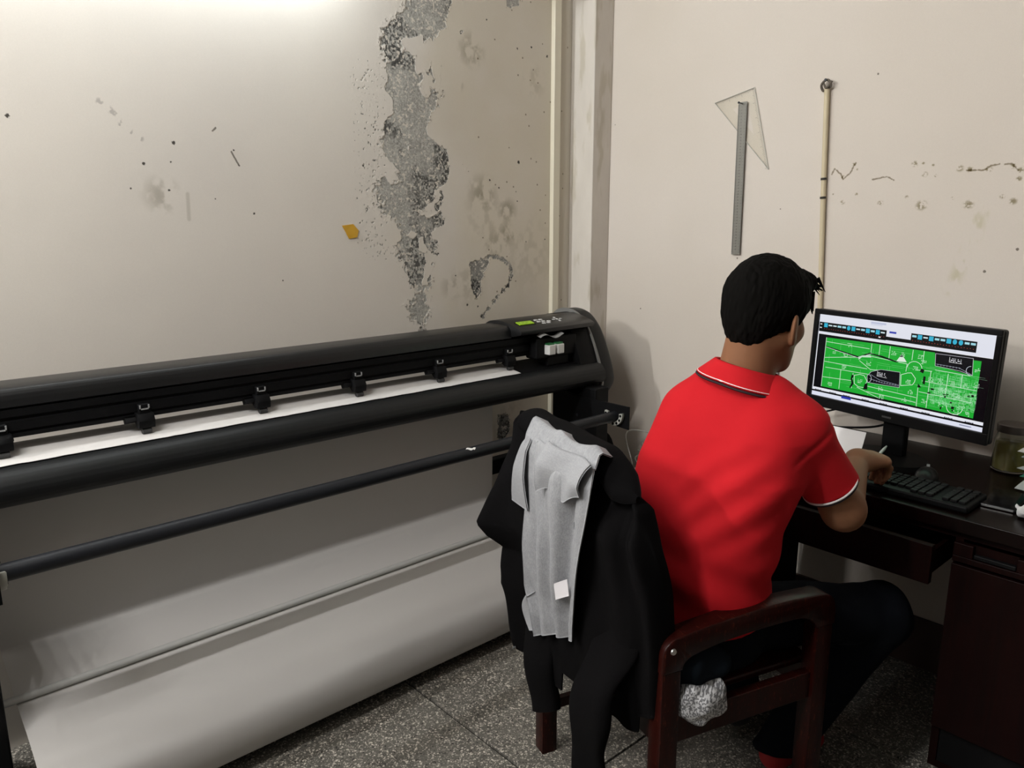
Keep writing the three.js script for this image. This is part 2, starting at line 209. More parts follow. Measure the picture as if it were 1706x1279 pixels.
mesh('plaster', planarUV(box(XW, XW + 0.12, 0, TSIZE, RZ0, RZ0 + TSIZE), (x, y, z) => [(z - RZ0) / TSIZE, y / TSIZE]), mRight, wallRight);
mesh('plaster', boxUV(box(XW, XW + 0.12, TSIZE, HC, RZ0, RZ0 + TSIZE)), mPlain, wallRight);
mesh('plaster', boxUV(box(XW, XW + 0.12, 0, HC, RZ0 + TSIZE, ZB + 0.12)), mPlain, wallRight);
const skirt = mesh('baseboard_right', boxUV(box(XW - 0.012, XW, 0, 0.17, -2.2, ZB)), mat(C(0.05, 0.022, 0.016), 0.5)); structure(skirt, 'dark brown skirting at the foot of the right wall');

// -- corner pillar
const pillarTex = dataTex(256, 1024, (i, j) => { const x = i / 256, y = j / 1024 * 3; const n = fbm(x * 5, y * 6, 4, 301) - 0.5; let r = CREAM[0] + n * 16, g = CREAM[1] + n * 16, b = CREAM[2] + n * 16; const stain = step01(0.58, 0.8, fbm(x * 9 + 3, y * 7, 4, 307)); r -= stain * 16; g -= stain * 17; b -= stain * 22; return [r, g, b]; });
const wallPillar = mesh('wall_pillar', planarUV(box(2.432, XW, 0, HC, ZL, -2.215, 0.004).toNonIndexed(), (x, y, z) => [(x + z) * 3, y / 3]), mat(0xffffff, 0.9, { map: pillarTex })); structure(wallPillar, 'cream plastered corner pillar between the two walls');

// -- floor of cast terrazzo panels
const terr = [0, 1].map((k) => { const R = rng(77 + k), N = 1024, pts = []; for (let i = 0; i < 26000; i++) pts.push([R() * N, R() * N, 1.2 + R() * R() * 4.2, R()]);
  const buf = new Float32Array(N * N).fill(0); for (let q = 0; q < N * N; q++) { const x = q % N, y = (q / N) | 0; buf[q] = 92 + (fbm(x / 120, y / 120, 3, 400 + k) - 0.5) * 26 + (hash(x, y, 5 + k) - 0.5) * 14; }
  for (const [cx, cy, r, t] of pts) { const tone = t < 0.16 ? 44 + t * 80 : t < 0.6 ? 108 + t * 60 : 140 + t * 62, a = 0.6 + R() * 0.8, rot = R() * 3.1, cs = Math.cos(rot), sn = Math.sin(rot); for (let y = -6; y <= 6; y++) for (let x = -6; x <= 6; x++) { const u = (x * cs + y * sn) / a, v = (-x * sn + y * cs) * a; if (Math.abs(u) + Math.abs(v) * 0.8 + Math.hypot(u, v) < 2 * r) buf[((cy + y + N) | 0) % N * N + (((cx + x + N) | 0) % N)] = tone; } }
  return dataTex(N, N, (x, y) => { const v = buf[y * N + x]; return [v * 1.0, v * 0.965, v * 0.9]; }); });
const floorGroup = new THREE.Group(); floorGroup.name = 'floor'; scene.add(floorGroup); structure(floorGroup, 'speckled grey terrazzo floor cast in large panels');
mesh('joint_bed', boxUV(box(XB - 0.1, XW + 0.1, -0.1, -0.006, ZL - 0.1, ZB + 0.1)), mat(C(0.018, 0.015, 0.012), 0.9), floorGroup);
{
  const S = 0.8, ms = terr.map((t) => mat(0xffffff, 0.42, { map: t }));
  const R = rng(5); const geos = [0, 1, 2, 3].map((k) => { const g = box(0.0035, S - 0.0035, -0.03, 0, 0.0035, S - 0.0035, 0.0015); const p = g.attributes.position, uv = g.attributes.uv; for (let i = 0; i < p.count; i++) { let u = p.getX(i) / S, v = p.getZ(i) / S; if (k & 1) u = 1 - u; if (k & 2) v = 1 - v; uv.setXY(i, u, v); } return g; });
  for (let x = 1.232 - 8 * S; x < XW; x += S) for (let z = -1.199 - 2 * S; z < ZB; z += S) { const t = mesh('tile', geos[(R() * 4) | 0], ms[(R() * 2) | 0], floorGroup); t.position.set(x, 0, z); }
}
// -- ceiling, the wall behind and the window wall
structure(mesh('ceiling', box(XB - 0.12, XW + 0.12, HC, HC + 0.12, ZL - 0.12, ZB + 0.12), mCeil), 'whitewashed ceiling');
structure(mesh('wall_back', boxUV(box(XB - 0.12, XW + 0.12, 0, HC, ZB, ZB + 0.12)), mCement), 'grey cement wall behind the viewer');
structure(mesh('wall_side', boxUV(box(XB - 0.12, XB, 0, HC, ZL, ZB)), mCement), 'grey cement wall to the left of the viewer');

// =====================================================================  tube lamps: one on the left wall just above the view, one under the ceiling
function tubeLamp(label, pos, turn, cd, tint) {
  const t = thing('tube_lamp', label, 'lamp', pos, turn), L = 0.61;
  mesh('housing', box(-L, L, -0.02, 0.035, 0.002, 0.045, 0.006), mat(C(0.8, 0.8, 0.8), 0.5), t);
  for (const s of [-1, 1]) mesh('holder', box(s * L - 0.012, s * L + 0.012, -0.02, 0.03, 0.02, 0.095, 0.004), mat(C(0.7, 0.7, 0.7), 0.5), t);
  mesh('tube', cyl(V(-L + 0.012, 0, 0.075), V(L - 0.012, 0, 0.075), 0.014), mat(0xffffff, 0.4, { emissive: C(0.95, 1, 0.98), emissiveIntensity: 3 }), t);
  const n = 8; for (let i = 0; i < n; i++) { const p = new THREE.PointLight(C(...tint), cd, 0, 2); p.position.set(-L + (i + 0.5) * 2 * L / n, -0.012, 0.11); p.castShadow = true; p.name = 'tube_glow'; t.add(p); }
  return t;
}
tubeLamp('white fluorescent tube lamp on the wall above the plotter', [0.75, 2.3, ZL], 0, LAMP_WALL, [0.92, 1, 1.03]);
tubeLamp('white fluorescent tube lamp on the wall left of the plotter', [-1.6, 2.3, ZL], 0, LAMP_FAR, [1, 0.995, 0.98]);
tubeLamp('white fluorescent tube lamp hanging under the ceiling', [-0.8, 2.85, -1.0], 0, LAMP_CEILING, [1, 0.99, 0.97]).rotation.x = Math.PI / 2;

// =====================================================================  plotter
const mBlack = matte(C(0.004, 0.004, 0.0045), 0.55, 0.25), mShell = matte(C(0.009, 0.009, 0.0095), 0.34, 0.7), mCharcoal = matte(C(0.008, 0.0085, 0.009), 0.42, 0.5), mGreyPlastic = mat(C(0.33, 0.33, 0.32), 0.5), mSteel = mat(C(0.55, 0.55, 0.54), 0.35, { metalness: 0.9 }), mDarkSteel = matte(C(0.012, 0.013, 0.016), 0.4, 0.5), mTrim = mat(C(0.16, 0.16, 0.155), 0.45), mWhitePlastic = mat(C(0.72, 0.72, 0.70), 0.5);
{
  const p = thing('plotter', 'long black wide-format plotter standing against the left wall', 'plotter');
  const xl = -0.28, xr = 2.22;
  mesh('top_cover', prism(smoothPoly([[-2.2, 0.99], [-2.21, 1.04], [-2.18, 1.062], [-2.12, 1.067], [-2.085, 1.066], [-2.066, 1.062], [-2.056, 1.05], [-2.05, 1.022]], 4).concat([[-2.06, 1.016], [-2.1, 1.016], [-2.19, 0.985]]), xl, 1.84), mShell, p);
  const head = mesh('control_head', prism(smoothPoly([[-2.2, 0.99], [-2.21, 1.045], [-2.18, 1.07], [-2.12, 1.078], [-2.09, 1.077], [-2.01, 1.056], [-1.998, 1.048], [-2.0, 1.036]], 4).concat([[-2.03, 1.028], [-2.1, 1.016], [-2.19, 0.985]]), 1.84, 2.225, 0.004), mShell, p);
  // display and keys on the sloping top of the head
  const tilt = Math.atan2(0.021, 0.08), onTop = (x, z) => [x, 1.0775 - (z + 2.09) * 0.262, z];
  const face = (name, g, m, x, z, parent) => { const o = mesh(name, g, m, parent); o.position.set(...onTop(x, z)); o.rotation.x = tilt; return o; };
  face('display_bezel', new RoundedBoxGeometry(0.085, 0.004, 0.034, 2, 0.0015), mBlack, 1.905, -2.05, head);
  const lcd = canvasTex(256, 80, (g) => { g.fillStyle = '#8fb81e'; g.fillRect(0, 0, 256, 80); g.fillStyle = '#3d5a10'; for (let i = 0; i < 15; i++) if (i % 5 !== 3) g.fillRect(14 + i * 15, 16, 9, 18); for (let i = 0; i < 11; i++) if (i % 4 !== 2) g.fillRect(14 + i * 15, 46, 9, 18); });
  face('display_screen', box(-0.036, 0.036, 0, 0.005, -0.012, 0.012), mat(0xffffff, 0.35, { map: lcd, emissive: 0xffffff, emissiveMap: lcd, emissiveIntensity: 0.18 }), 1.905, -2.05, head);
  const key = new RoundedBoxGeometry(0.017, 0.006, 0.011, 2, 0.0025), mKey = mat(C(0.5, 0.5, 0.5), 0.5);
  for (const [dx, dz] of [[0, -0.012], [0.024, -0.012], [0, 0.004], [0.024, 0.004], [0.048, 0.008], [0.012, 0.02], [0.036, 0.02]]) face('key', key, mKey, 1.975 + dx, -2.055 + dz, head);
  for (const [dx, dz, r] of [[0, 0, 0], [0.018, 0, 1], [-0.018, 0, 1], [0, 0.015, 0], [0, -0.015, 0]]) face('arrow_key', r ? new RoundedBoxGeometry(0.014, 0.006, 0.008, 2, 0.0025) : new RoundedBoxGeometry(0.01, 0.006, 0.011, 2, 0.0025), mKey, 2.075 + dx, -2.055 + dz, head);
  mesh('guide_rail', [prism([[-2.12, 1.016], [-2.052, 1.016], [-2.052, 0.998], [-2.058, 0.996], [-2.058, 0.99], [-2.05, 0.988], [-2.05, 0.966], [-2.056, 0.964], [-2.056, 0.96], [-2.05, 0.958], [-2.052, 0.949], [-2.12, 0.951]], xl, xr)], mBlack, p);
  // six pinch rollers
  for (let i = 0; i < 6; i++) {
    const x = 0.272 + i * 0.3095; const r = mesh('pinch_roller', [prism([[-2.06, 0.966], [-2.03, 0.962], [-2.022, 0.945], [-2.026, 0.926], [-2.045, 0.924], [-2.06, 0.938]], x - 0.02, x + 0.02, 0.002), prism([[-2.07, 0.955], [-2.045, 0.953], [-2.04, 0.945], [-2.06, 0.936]], x - 0.045, x + 0.024, 0.001), box(x - 0.014, x + 0.014, 0.962, 0.986, -2.055, -2.036, 0.003)], mBlack, p);
    mesh('wheel', cyl(V(x - 0.011, 0.917, -2.034), V(x + 0.011, 0.917, -2.034), 0.0078, 0.0078, 14), mat(C(0.03, 0.03, 0.03), 0.7), r);
    mesh('lever_clip', [box(x - 0.012, x - 0.009, 0.972, 0.984, -2.037, -2.033), box(x + 0.009, x + 0.012, 0.972, 0.984, -2.037, -2.033), box(x - 0.012, x + 0.012, 0.972, 0.975, -2.037, -2.033)], mat(C(0.3, 0.3, 0.3), 0.4), r);
  }
  mesh('platen', prism([[-2.115, 0.9205], [-1.995, 0.9005], [-1.995, 0.87], [-2.115, 0.87]], xl, xr), mBlack, p);
  mesh('front_cover', prism(smoothPoly([[-1.998, 0.9], [-1.978, 0.897], [-1.955, 0.884], [-1.941, 0.862], [-1.94, 0.84], [-1.952, 0.822], [-1.975, 0.812]], 5).concat([[-2.1, 0.812], [-2.1, 0.87], [-1.998, 0.87]]), xl, xr + 0.01), mCharcoal, p);
  // pen carriage parked at the right end
  const car = mesh('carriage', [box(1.93, 2.14, 0.935, 1.015, -2.075, -2.012, 0.008), box(1.99, 2.1, 0.905, 0.94, -2.06, -2.015, 0.004)], mBlack, p);
  for (const x of [1.985, 2.03]) { const c = mesh('ink_cartridge', box(x - 0.016, x + 0.016, 0.952, 0.988, -2.02, -1.985, 0.003), mWhitePlastic, car); mesh('cartridge_cap', box(x - 0.014, x + 0.014, 0.986, 0.994, -2.02, -1.99, 0.002), mat(C(0.02, 0.16, 0.05), 0.5), car); }
  mesh('ribbon_cable', sheet((s, t) => V(1.93 + s * 0.12, 1.024 + 0.008 * Math.sin(s * 7) - t * 0.005, -2.015 + t * 0.022), 16, 3, 0.001), mat(C(0.42, 0.42, 0.42), 0.5), car);
  // side housing and end cap
  mesh('side_housing', prism(smoothPoly([[-2.21, 0.8], [-2.215, 1.04], [-2.17, 1.074], [-2.1, 1.072], [-2.045, 1.035], [-2.0, 0.955], [-1.966, 0.86], [-1.958, 0.82], [-1.97, 0.79]], 4).concat([[-2.0, 0.775]]), 2.13, 2.225, 0.003), mBlack, p);
  const capPts = smoothPoly([[-2.225, 0.79], [-2.232, 1.045], [-2.185, 1.084], [-2.1, 1.078], [-2.04, 1.03], [-1.995, 0.95], [-1.962, 0.865], [-1.955, 0.815], [-1.975, 0.776]], 5).concat([[-2.02, 0.768]]);
  const cap = mesh('end_cap', prism(capPts, 2.228, 2.305, 0.014, 0.9), mCharcoal, p);
  const grow = capPts.map(([z, y]) => { const c = [-2.1, 0.92], k = 1.022; return [c[0] + (z - c[0]) * k, c[1] + (y - c[1]) * k]; });
  mesh('trim_strip', prism(grow, 2.222, 2.234, 0.002, 0.9), mTrim, cap);
  mesh('end_cap', prism(capPts, xl - 0.09, xl, 0.014, 0.9), mCharcoal, p);
  // stand
  for (const x of [0.112, 2.13]) {
    const s = mesh('stand_leg', [box(x, x + 0.075, 0.04, 0.815, -2.13, -1.9, 0.006)], mBlack, p);
    mesh('stand_foot', prism([[-2.27, 0.035], [-2.27, 0.075], [-2.1, 0.1], [-1.92, 0.1], [-1.64, 0.07], [-1.62, 0.04], [-1.62, 0.035]], x - 0.01, x + 0.085, 0.004), mBlack, s);
    for (const z of [-2.22, -1.67]) mesh('caster', cyl(V(x + 0.02, 0.019, z), V(x + 0.055, 0.019, z), 0.019, 0.019, 18), mat(C(0.02, 0.02, 0.02), 0.6), s);
    for (const y of [0.7, 0.76]) mesh('bolt', cyl(V(x - 0.004, y, -1.99), V(x + 0.001, y, -1.99), 0.006, 0.006, 10), mDarkSteel, s);
  }
  // roll holder brackets with pale ring flanges
  for (const [x, s] of [[2.125, 1], [0.188, -1]]) {
    const b = mesh('roll_bracket', prism([[-2.05, 0.775], [-1.735, 0.777], [-1.735, 0.692], [-1.86, 0.7], [-2.05, 0.735]], x, x + 0.006), mBlack, p);
    const ring = []; for (let i = 0; i <= 20; i++) { const a = Math.PI * (0.93 + 1.14 * i / 20); ring.push([Math.cos(a) * 0.042, Math.sin(a) * 0.042]); } for (let i = 20; i >= 0; i--) { const a = Math.PI * (0.93 + 1.14 * i / 20); ring.push([Math.cos(a) * 0.027, Math.sin(a) * 0.027]); }
    const rg = mesh('roll_flange', prism(ring.map(([z, y]) => [z - 1.795, y + 0.742]), s > 0 ? x - 0.016 : x + 0.008, s > 0 ? x - 0.002 : x + 0.022, 0.002), mat(C(0.4, 0.4, 0.36), 0.5), b);
    for (let i = 0; i < 7; i++) { const a = Math.PI * (1 + i / 6), cz = -1.795 + Math.cos(a) * 0.0345, cy = 0.742 + Math.sin(a) * 0.0345, xx = s > 0 ? x - 0.0165 : x + 0.0225; mesh('flange_hole', cyl(V(xx - 0.0006, cy, cz), V(xx + 0.0006, cy, cz), 0.005, 0.005, 10), mBlack, rg); }
  }
  const rod = mesh('roll_bar', cyl(V(0.15, 0.732, -1.8), V(2.13, 0.732, -1.8), 0.0195, 0.0195, 28), mDarkSteel, p);
  mesh('paint_chip', sheet((s, t) => { const a = 1.15 + t * 0.35 - s * 0.5 + 0.12 * Math.sin(s * 9); return V(1.42 + s * 0.03 + t * 0.008, 0.732 + Math.sin(a) * 0.0198, -1.8 + Math.cos(a) * 0.0198); }, 10, 3), mat(C(0.75, 0.74, 0.72), 0.7), rod);
  mesh('paper_bar', cyl(V(0.1, 0.327, -2.008), V(2.14, 0.327, -2.008), 0.0095, 0.0095, 18), mat(C(0.5, 0.5, 0.485), 0.4), p);
  mesh('cross_beam', box(0.187, 2.13, 0.46, 0.52, -2.24, -2.2, 0.004), mBlack, p);
}
// one sheet of paper: over the platen, down behind it and out in a loose loop below
{
  const prof = [[-1.992, 0.9032], [-2.05, 0.9125], [-2.112, 0.9225], [-2.135, 0.915], [-2.148, 0.88], [-2.15, 0.8], [-2.152, 0.6], [-2.155, 0.46], [-2.157, 0.4], [-2.155, 0.386], [-2.147, 0.379], [-2.13, 0.372], [-2.07, 0.343], [-2.01, 0.3165], [-1.95, 0.296], [-1.88, 0.268], [-1.83, 0.236], [-1.795, 0.19], [-1.785, 0.14], [-1.795, 0.085], [-1.825, 0.045], [-1.88, 0.018], [-1.96, 0.012], [-2.06, 0.02]];
  const c = new THREE.CatmullRomCurve3(prof.map(([z, y]) => V(0, y, z)), false, 'centripetal'), pts = c.getPoints(240);
  const paper = mesh('plotter_paper', sheet((s, t) => { const q = pts[Math.round(t * 240)]; const low = clamp((0.45 - q.y) / 0.3); const wob = (noise2(s * 5, t * 9, 3) - 0.5) * 0.014 * low * (t > 0.62 ? 1 : 0.4); const edge = t < 0.05 ? 0.012 * (1 - t / 0.05) * (noise2(s * 70, 1, 8) - 0.5) : 0; return V(0.222 + s * 1.612, q.y + wob * 0.6, q.z + wob + edge * 0.4); }, 90, 240, 0.0006), mat(C(0.55, 0.53, 0.515), 0.75));
  tag(paper, 'wide white plotting paper running over the plotter and looping down to the floor', 'paper');
}
// cables behind the plotter's right leg
{
  tag(mesh('power_cable', [tube([[2.2, 0.78, -2.06], [2.235, 0.72, -2.0], [2.24, 0.6, -1.98], [2.25, 0.5, -1.95], [2.27, 0.44, -1.9], [2.3, 0.42, -1.84]], 0.004, 60)], mBlack), 'thin black power cable hanging off the right end of the plotter', 'cable');
  const b = tag(mesh('cloth_bag', iso((x, y, z) => { const n = (noise3(x * 14, y * 14, z * 14, 4) - 0.5) * 0.05; return smin(ell(x, y, z, [2.32, 0.2, -2.07], [0.085, 0.2, 0.1]), ell(x, y, z, [2.31, 0.44, -2.05], [0.07, 0.16, 0.07]), 0.1) + n; }, [2.15, -0.02, -2.2], [2.5, 0.66, -1.84], 0.012), matte(C(0.006, 0.0055, 0.0055), 0.85)), 'slumped black bag on the floor behind the plotter leg', 'bag');
}

// =====================================================================  things fixed to the walls
{
  const t = tag(mesh('cable_trunking', boxUV(box(2.315, 2.352, 0, HC, ZL, ZL + 0.022, 0.003)), mat(C(0.72, 0.67, 0.54), 0.5)), 'cream plastic cable trunking running up the wall beside the corner pillar', 'trunking');
  const y = tag(mesh('tape_scrap', (() => { const P = [[1.343, 1.418], [1.386, 1.423], [1.406, 1.401], [1.398, 1.379], [1.368, 1.374], [1.355, 1.398]]; const g = extrudeXY(P, 0.0012); const p = g.attributes.position; for (let i = 0; i < p.count; i++) p.setZ(i, p.getZ(i) + ZL + 0.001 + 0.012 * Math.max(0, (p.getX(i) - 1.37) * 12) * Math.max(0, (1.41 - p.getY(i)) * 20)); g.computeVertexNormals(); return g; })(), phys(C(0.55, 0.3, 0.02), 0.35)), 'scrap of yellow-brown tape stuck to the left wall', 'tape');
}
{ // clear set square, steel ruler and their nail
  const x = XW;
  const sq = thing('set_square', 'clear plastic set square hanging on the right wall', 'set square');
  const out = [[-1.718, 1.85], [-1.56, 1.886], [-1.486, 1.609]], inn = [[-1.642, 1.822], [-1.583, 1.843], [-1.55, 1.727]];
  const sh = new THREE.Shape(out.map(([z, y]) => new THREE.Vector2(-z, y))); sh.holes.push(new THREE.Path(inn.map(([z, y]) => new THREE.Vector2(-z, y)).reverse()));
  const g = new THREE.ExtrudeGeometry(sh, { depth: 0.0022, bevelEnabled: false }); g.rotateY(Math.PI / 2); g.translate(x - 0.006, 0, 0);
  mesh('plate', g, phys(C(0.985, 0.985, 0.97), 0.05, { transmission: 1, thickness: 0, ior: 1.5 }), sq);
  const edge = [];
  const bar = (a, b, w) => { const A = V(x - 0.0065, a[1], a[0]), B = V(x - 0.0065, b[1], b[0]); edge.push(cyl(A, B, w, w, 6)); };
  const rim = []; for (let i = 0; i < 3; i++) { const a = out[i], b = out[(i + 1) % 3]; rim.push(cyl(V(x - 0.005, a[1], a[0]), V(x - 0.005, b[1], b[0]), 0.0012, 0.0012, 6)); }
  mesh('bevelled_edge', rim, phys(C(0.5, 0.5, 0.46), 0.2), sq);
  const ticks = (a, b, n, nx, ny, o) => { for (let i = 1; i < n; i++) { const t = i / n, p = [lerp(a[0], b[0], t) + nx * o, lerp(a[1], b[1], t) + ny * o], L = i % 10 === 0 ? 0.013 : i % 5 === 0 ? 0.009 : 0.006; bar(p, [p[0] + nx * L, p[1] + ny * L], 0.0003); } };
  { const dz = out[2][0] - out[1][0], dy = out[2][1] - out[1][1], l = Math.hypot(dz, dy); ticks(out[1], out[2], 56, dy / l, -dz / l, 0.002); const ez = out[0][0] - out[1][0], ey = out[0][1] - out[1][1], m = Math.hypot(ez, ey); ticks(out[1], out[0], 32, -ey / m, ez / m, 0.002); }
  mesh('scale_marks', edge, mat(C(0.06, 0.06, 0.06), 0.6), sq);
  const ru = thing('steel_ruler', 'long grey steel ruler hanging over the set square', 'ruler', [x - 0.0095, 1.58, -1.5955]);
  ru.rotation.x = -0.012;
  const tex = canvasTex(128, 2048, (c, w, h) => { c.fillStyle = '#8d8d8a'; c.fillRect(0, 0, w, h); const R = rng(12); for (let i = 0; i < 900; i++) { c.fillStyle = `rgba(${R() < 0.5 ? '60,60,58' : '190,190,186'},${R() * 0.18})`; c.fillRect(R() * w, R() * h, 1 + R() * 3, 10 + R() * 90); } c.fillStyle = '#2c2c2b'; for (let i = 0; i <= 500; i++) { const y = 30 + i * (h - 60) / 500, l = i % 10 === 0 ? 34 : i % 5 === 0 ? 24 : 15; c.fillRect(0, y, l, 1.6); if (i % 10 === 0) c.fillRect(w - l, y, l, 1.6); else c.fillRect(w - l * 0.8, y, l * 0.8, 1.2); } c.font = '22px sans-serif'; for (let i = 1; i < 50; i++) { const y = 30 + i * 10 * (h - 60) / 500; c.save(); c.translate(46, y + 6); c.fillText(String(i), 0, 0); c.restore(); } });
  const rg = planarUV(box(-0.0006, 0.0006, -0.268, 0.262, -0.0175, 0.0175), (a, b, d) => [(d + 0.0175) / 0.035, (b + 0.268) / 0.53]);
  mesh('blade', rg, mat(C(0.82, 0.79, 0.73), 0.5, { map: tex, metalness: 0.3 }), ru);
  const nl = tag(mesh('nail', [cyl(V(x - 0.03, 1.838, -1.602), V(x + 0.002, 1.835, -1.6), 0.0016, 0.0016, 8), cyl(V(x - 0.032, 1.838, -1.602), V(x - 0.03, 1.838, -1.602), 0.004, 0.004, 10)], mDarkSteel), 'rusty nail holding the steel ruler and set square', 'nail');
  // long rod hanging from a nail
  const po = thing('hanging_rod', 'thin cream wooden rod hanging from a nail beside the monitor', 'rod', [x - 0.014, 0, 0]);
  mesh('rod', [tube([[0, 1.852, -1.2905], [0.002, 1.5, -1.2735], [0.004, 1.2, -1.2575], [0.004, 0.98, -1.247]], 0.0082, 60, 10)], mat(C(0.62, 0.53, 0.36), 0.55), po);
  mesh('tape_binding', [cyl(V(0, 1.565, -1.2765), V(0, 1.572, -1.277), 0.0095, 0.0095, 12)], mat(C(0.03, 0.025, 0.02), 0.7), po);
  mesh('tape_binding', [cyl(V(0, 1.505, -1.274), V(0, 1.512, -1.2745), 0.0095, 0.0095, 12)], mat(C(0.03, 0.025, 0.02), 0.7), po);
  mesh('knotted_cord', [tube([[0.0, 1.845, -1.302], [-0.008, 1.862, -1.306], [-0.004, 1.877, -1.294], [-0.008, 1.872, -1.28], [-0.004, 1.858, -1.276], [0.002, 1.85, -1.29]], 0.004, 40, 8, true), tube([[-0.004, 1.87, -1.303], [-0.01, 1.852, -1.288], [-0.006, 1.872, -1.272]], 0.0035, 20, 8)], mat(C(0.12, 0.1, 0.08), 0.9), po);
  tag(mesh('nail', [cyl(V(x - 0.028, 1.876, -1.29), V(x + 0.002, 1.872, -1.289), 0.0018, 0.0018, 8), cyl(V(x - 0.03, 1.876, -1.29), V(x - 0.028, 1.876, -1.29), 0.0045, 0.0045, 10)], mDarkSteel), 'dark nail at the top of the hanging rod', 'nail');
  tag(mesh('wall_conduit', boxUV(box(x - 0.012, x, 0.76, 0.93, -1.405, -1.39, 0.003)), mat(C(0.3, 0.3, 0.29), 0.5)), 'short grey conduit on the wall below the man\'s chin', 'conduit');
}

// =====================================================================  desk and what stands on it
const woodTex = dataTex(512, 512, (x, y) => { const g = fbm(x / 7, y / 160, 4, 501), s = hash(x, y, 4) * 8; const k = 0.7 + g * 0.6; return [92 * k + s, 44 * k + s * 0.6, 36 * k + s * 0.5]; }); woodTex.repeat.set(2, 2);
const mDesk = matte(C(0.055, 0.036, 0.036), 0.5, 0.2, { map: woodTex }), mDeskTop = matte(C(0.028, 0.022, 0.022), 0.26, 0.32, { map: woodTex });
const DX = 1.937, DZ0 = -1.3, DZ1 = 0.55, DY = 0.752;
{
  const d = thing('desk', 'dark reddish brown office desk along the right wall', 'desk');
  mesh('desktop', boxUV(box(DX, XW - 0.006, DY - 0.036, DY, DZ0, DZ1, 0.003)), mDeskTop, d);
  mesh('apron', boxUV(box(DX + 0.02, XW - 0.02, 0.698, DY - 0.036, DZ0 + 0.03, DZ1 - 0.03)), mDesk, d);
  // cabinet on the right
  const cz0 = -0.583, cab = mesh('cabinet', [box(DX + 0.018, XW - 0.03, 0.08, 0.698, cz0, cz0 + 0.018), box(DX + 0.018, XW - 0.03, 0.08, 0.698, -0.03, -0.012), box(DX + 0.018, XW - 0.03, 0.08, 0.098, cz0 + 0.018, -0.03), box(XW - 0.05, XW - 0.03, 0.098, 0.698, cz0 + 0.018, -0.03), box(DX + 0.02, XW - 0.03, 0.632, 0.64, cz0 + 0.018, -0.03)].map((g) => boxUV(g)), mDesk, d);
  // drawer front with a scooped grip
  const dr = mesh('cabinet_drawer', [box(DX, DX + 0.018, 0.645, 0.66, cz0 + 0.002, -0.014, 0.002), box(DX, DX + 0.018, 0.66, 0.692, cz0 + 0.002, cz0 + 0.045, 0.002), box(DX, DX + 0.018, 0.66, 0.692, cz0 + 0.135, -0.014, 0.002), box(DX + 0.014, DX + 0.018, 0.66, 0.692, cz0 + 0.04, cz0 + 0.14)].map((g) => boxUV(g)), mDesk, d);
  mesh('grip', box(DX + 0.002, DX + 0.016, 0.661, 0.672, cz0 + 0.046, cz0 + 0.134, 0.003), mBlack, dr);
  const door = mesh('cabinet_door', boxUV(box(DX, DX + 0.018, 0.2, 0.638, cz0 + 0.002, -0.014, 0.002)), mDesk, d);
  mesh('plinth', boxUV(box(DX + 0.05, XW - 0.06, 0, 0.08, cz0 + 0.03, -0.03)), mBlack, d);
  mesh('lower_panel', boxUV(box(DX + 0.02, DX + 0.036, 0.098, 0.196, cz0 + 0.02, -0.03)), mBlack, d);
  // knee-hole drawer, pulled out a little
  const kd = mesh('drawer', [box(1.858, 1.876, 0.6, 0.697, -1.22, -0.6, 0.002), box(1.876, 2.3, 0.612, 0.618, -1.21, -0.61), box(1.876, 2.3, 0.618, 0.67, -1.21, -1.2), box(1.876, 2.3, 0.618, 0.67, -0.62, -0.61)].map((g) => boxUV(g)), mDesk, d);
  mesh('end_panel', boxUV(box(DX + 0.03, XW - 0.03, 0, 0.698, DZ0 + 0.03, DZ0 + 0.05)), mDesk, d);
  mesh('end_panel', boxUV(box(DX + 0.03, XW - 0.03, 0, 0.698, DZ1 - 0.05, DZ1 - 0.03)), mDesk, d);
  tag(mesh('drawer_pen', [cyl(V(1.9, 0.672, -0.86), V(1.905, 0.674, -0.695), 0.004, 0.004, 10)], mSteel), 'shiny pen lying in the open desk drawer', 'pen').position.y = -0.05;
}
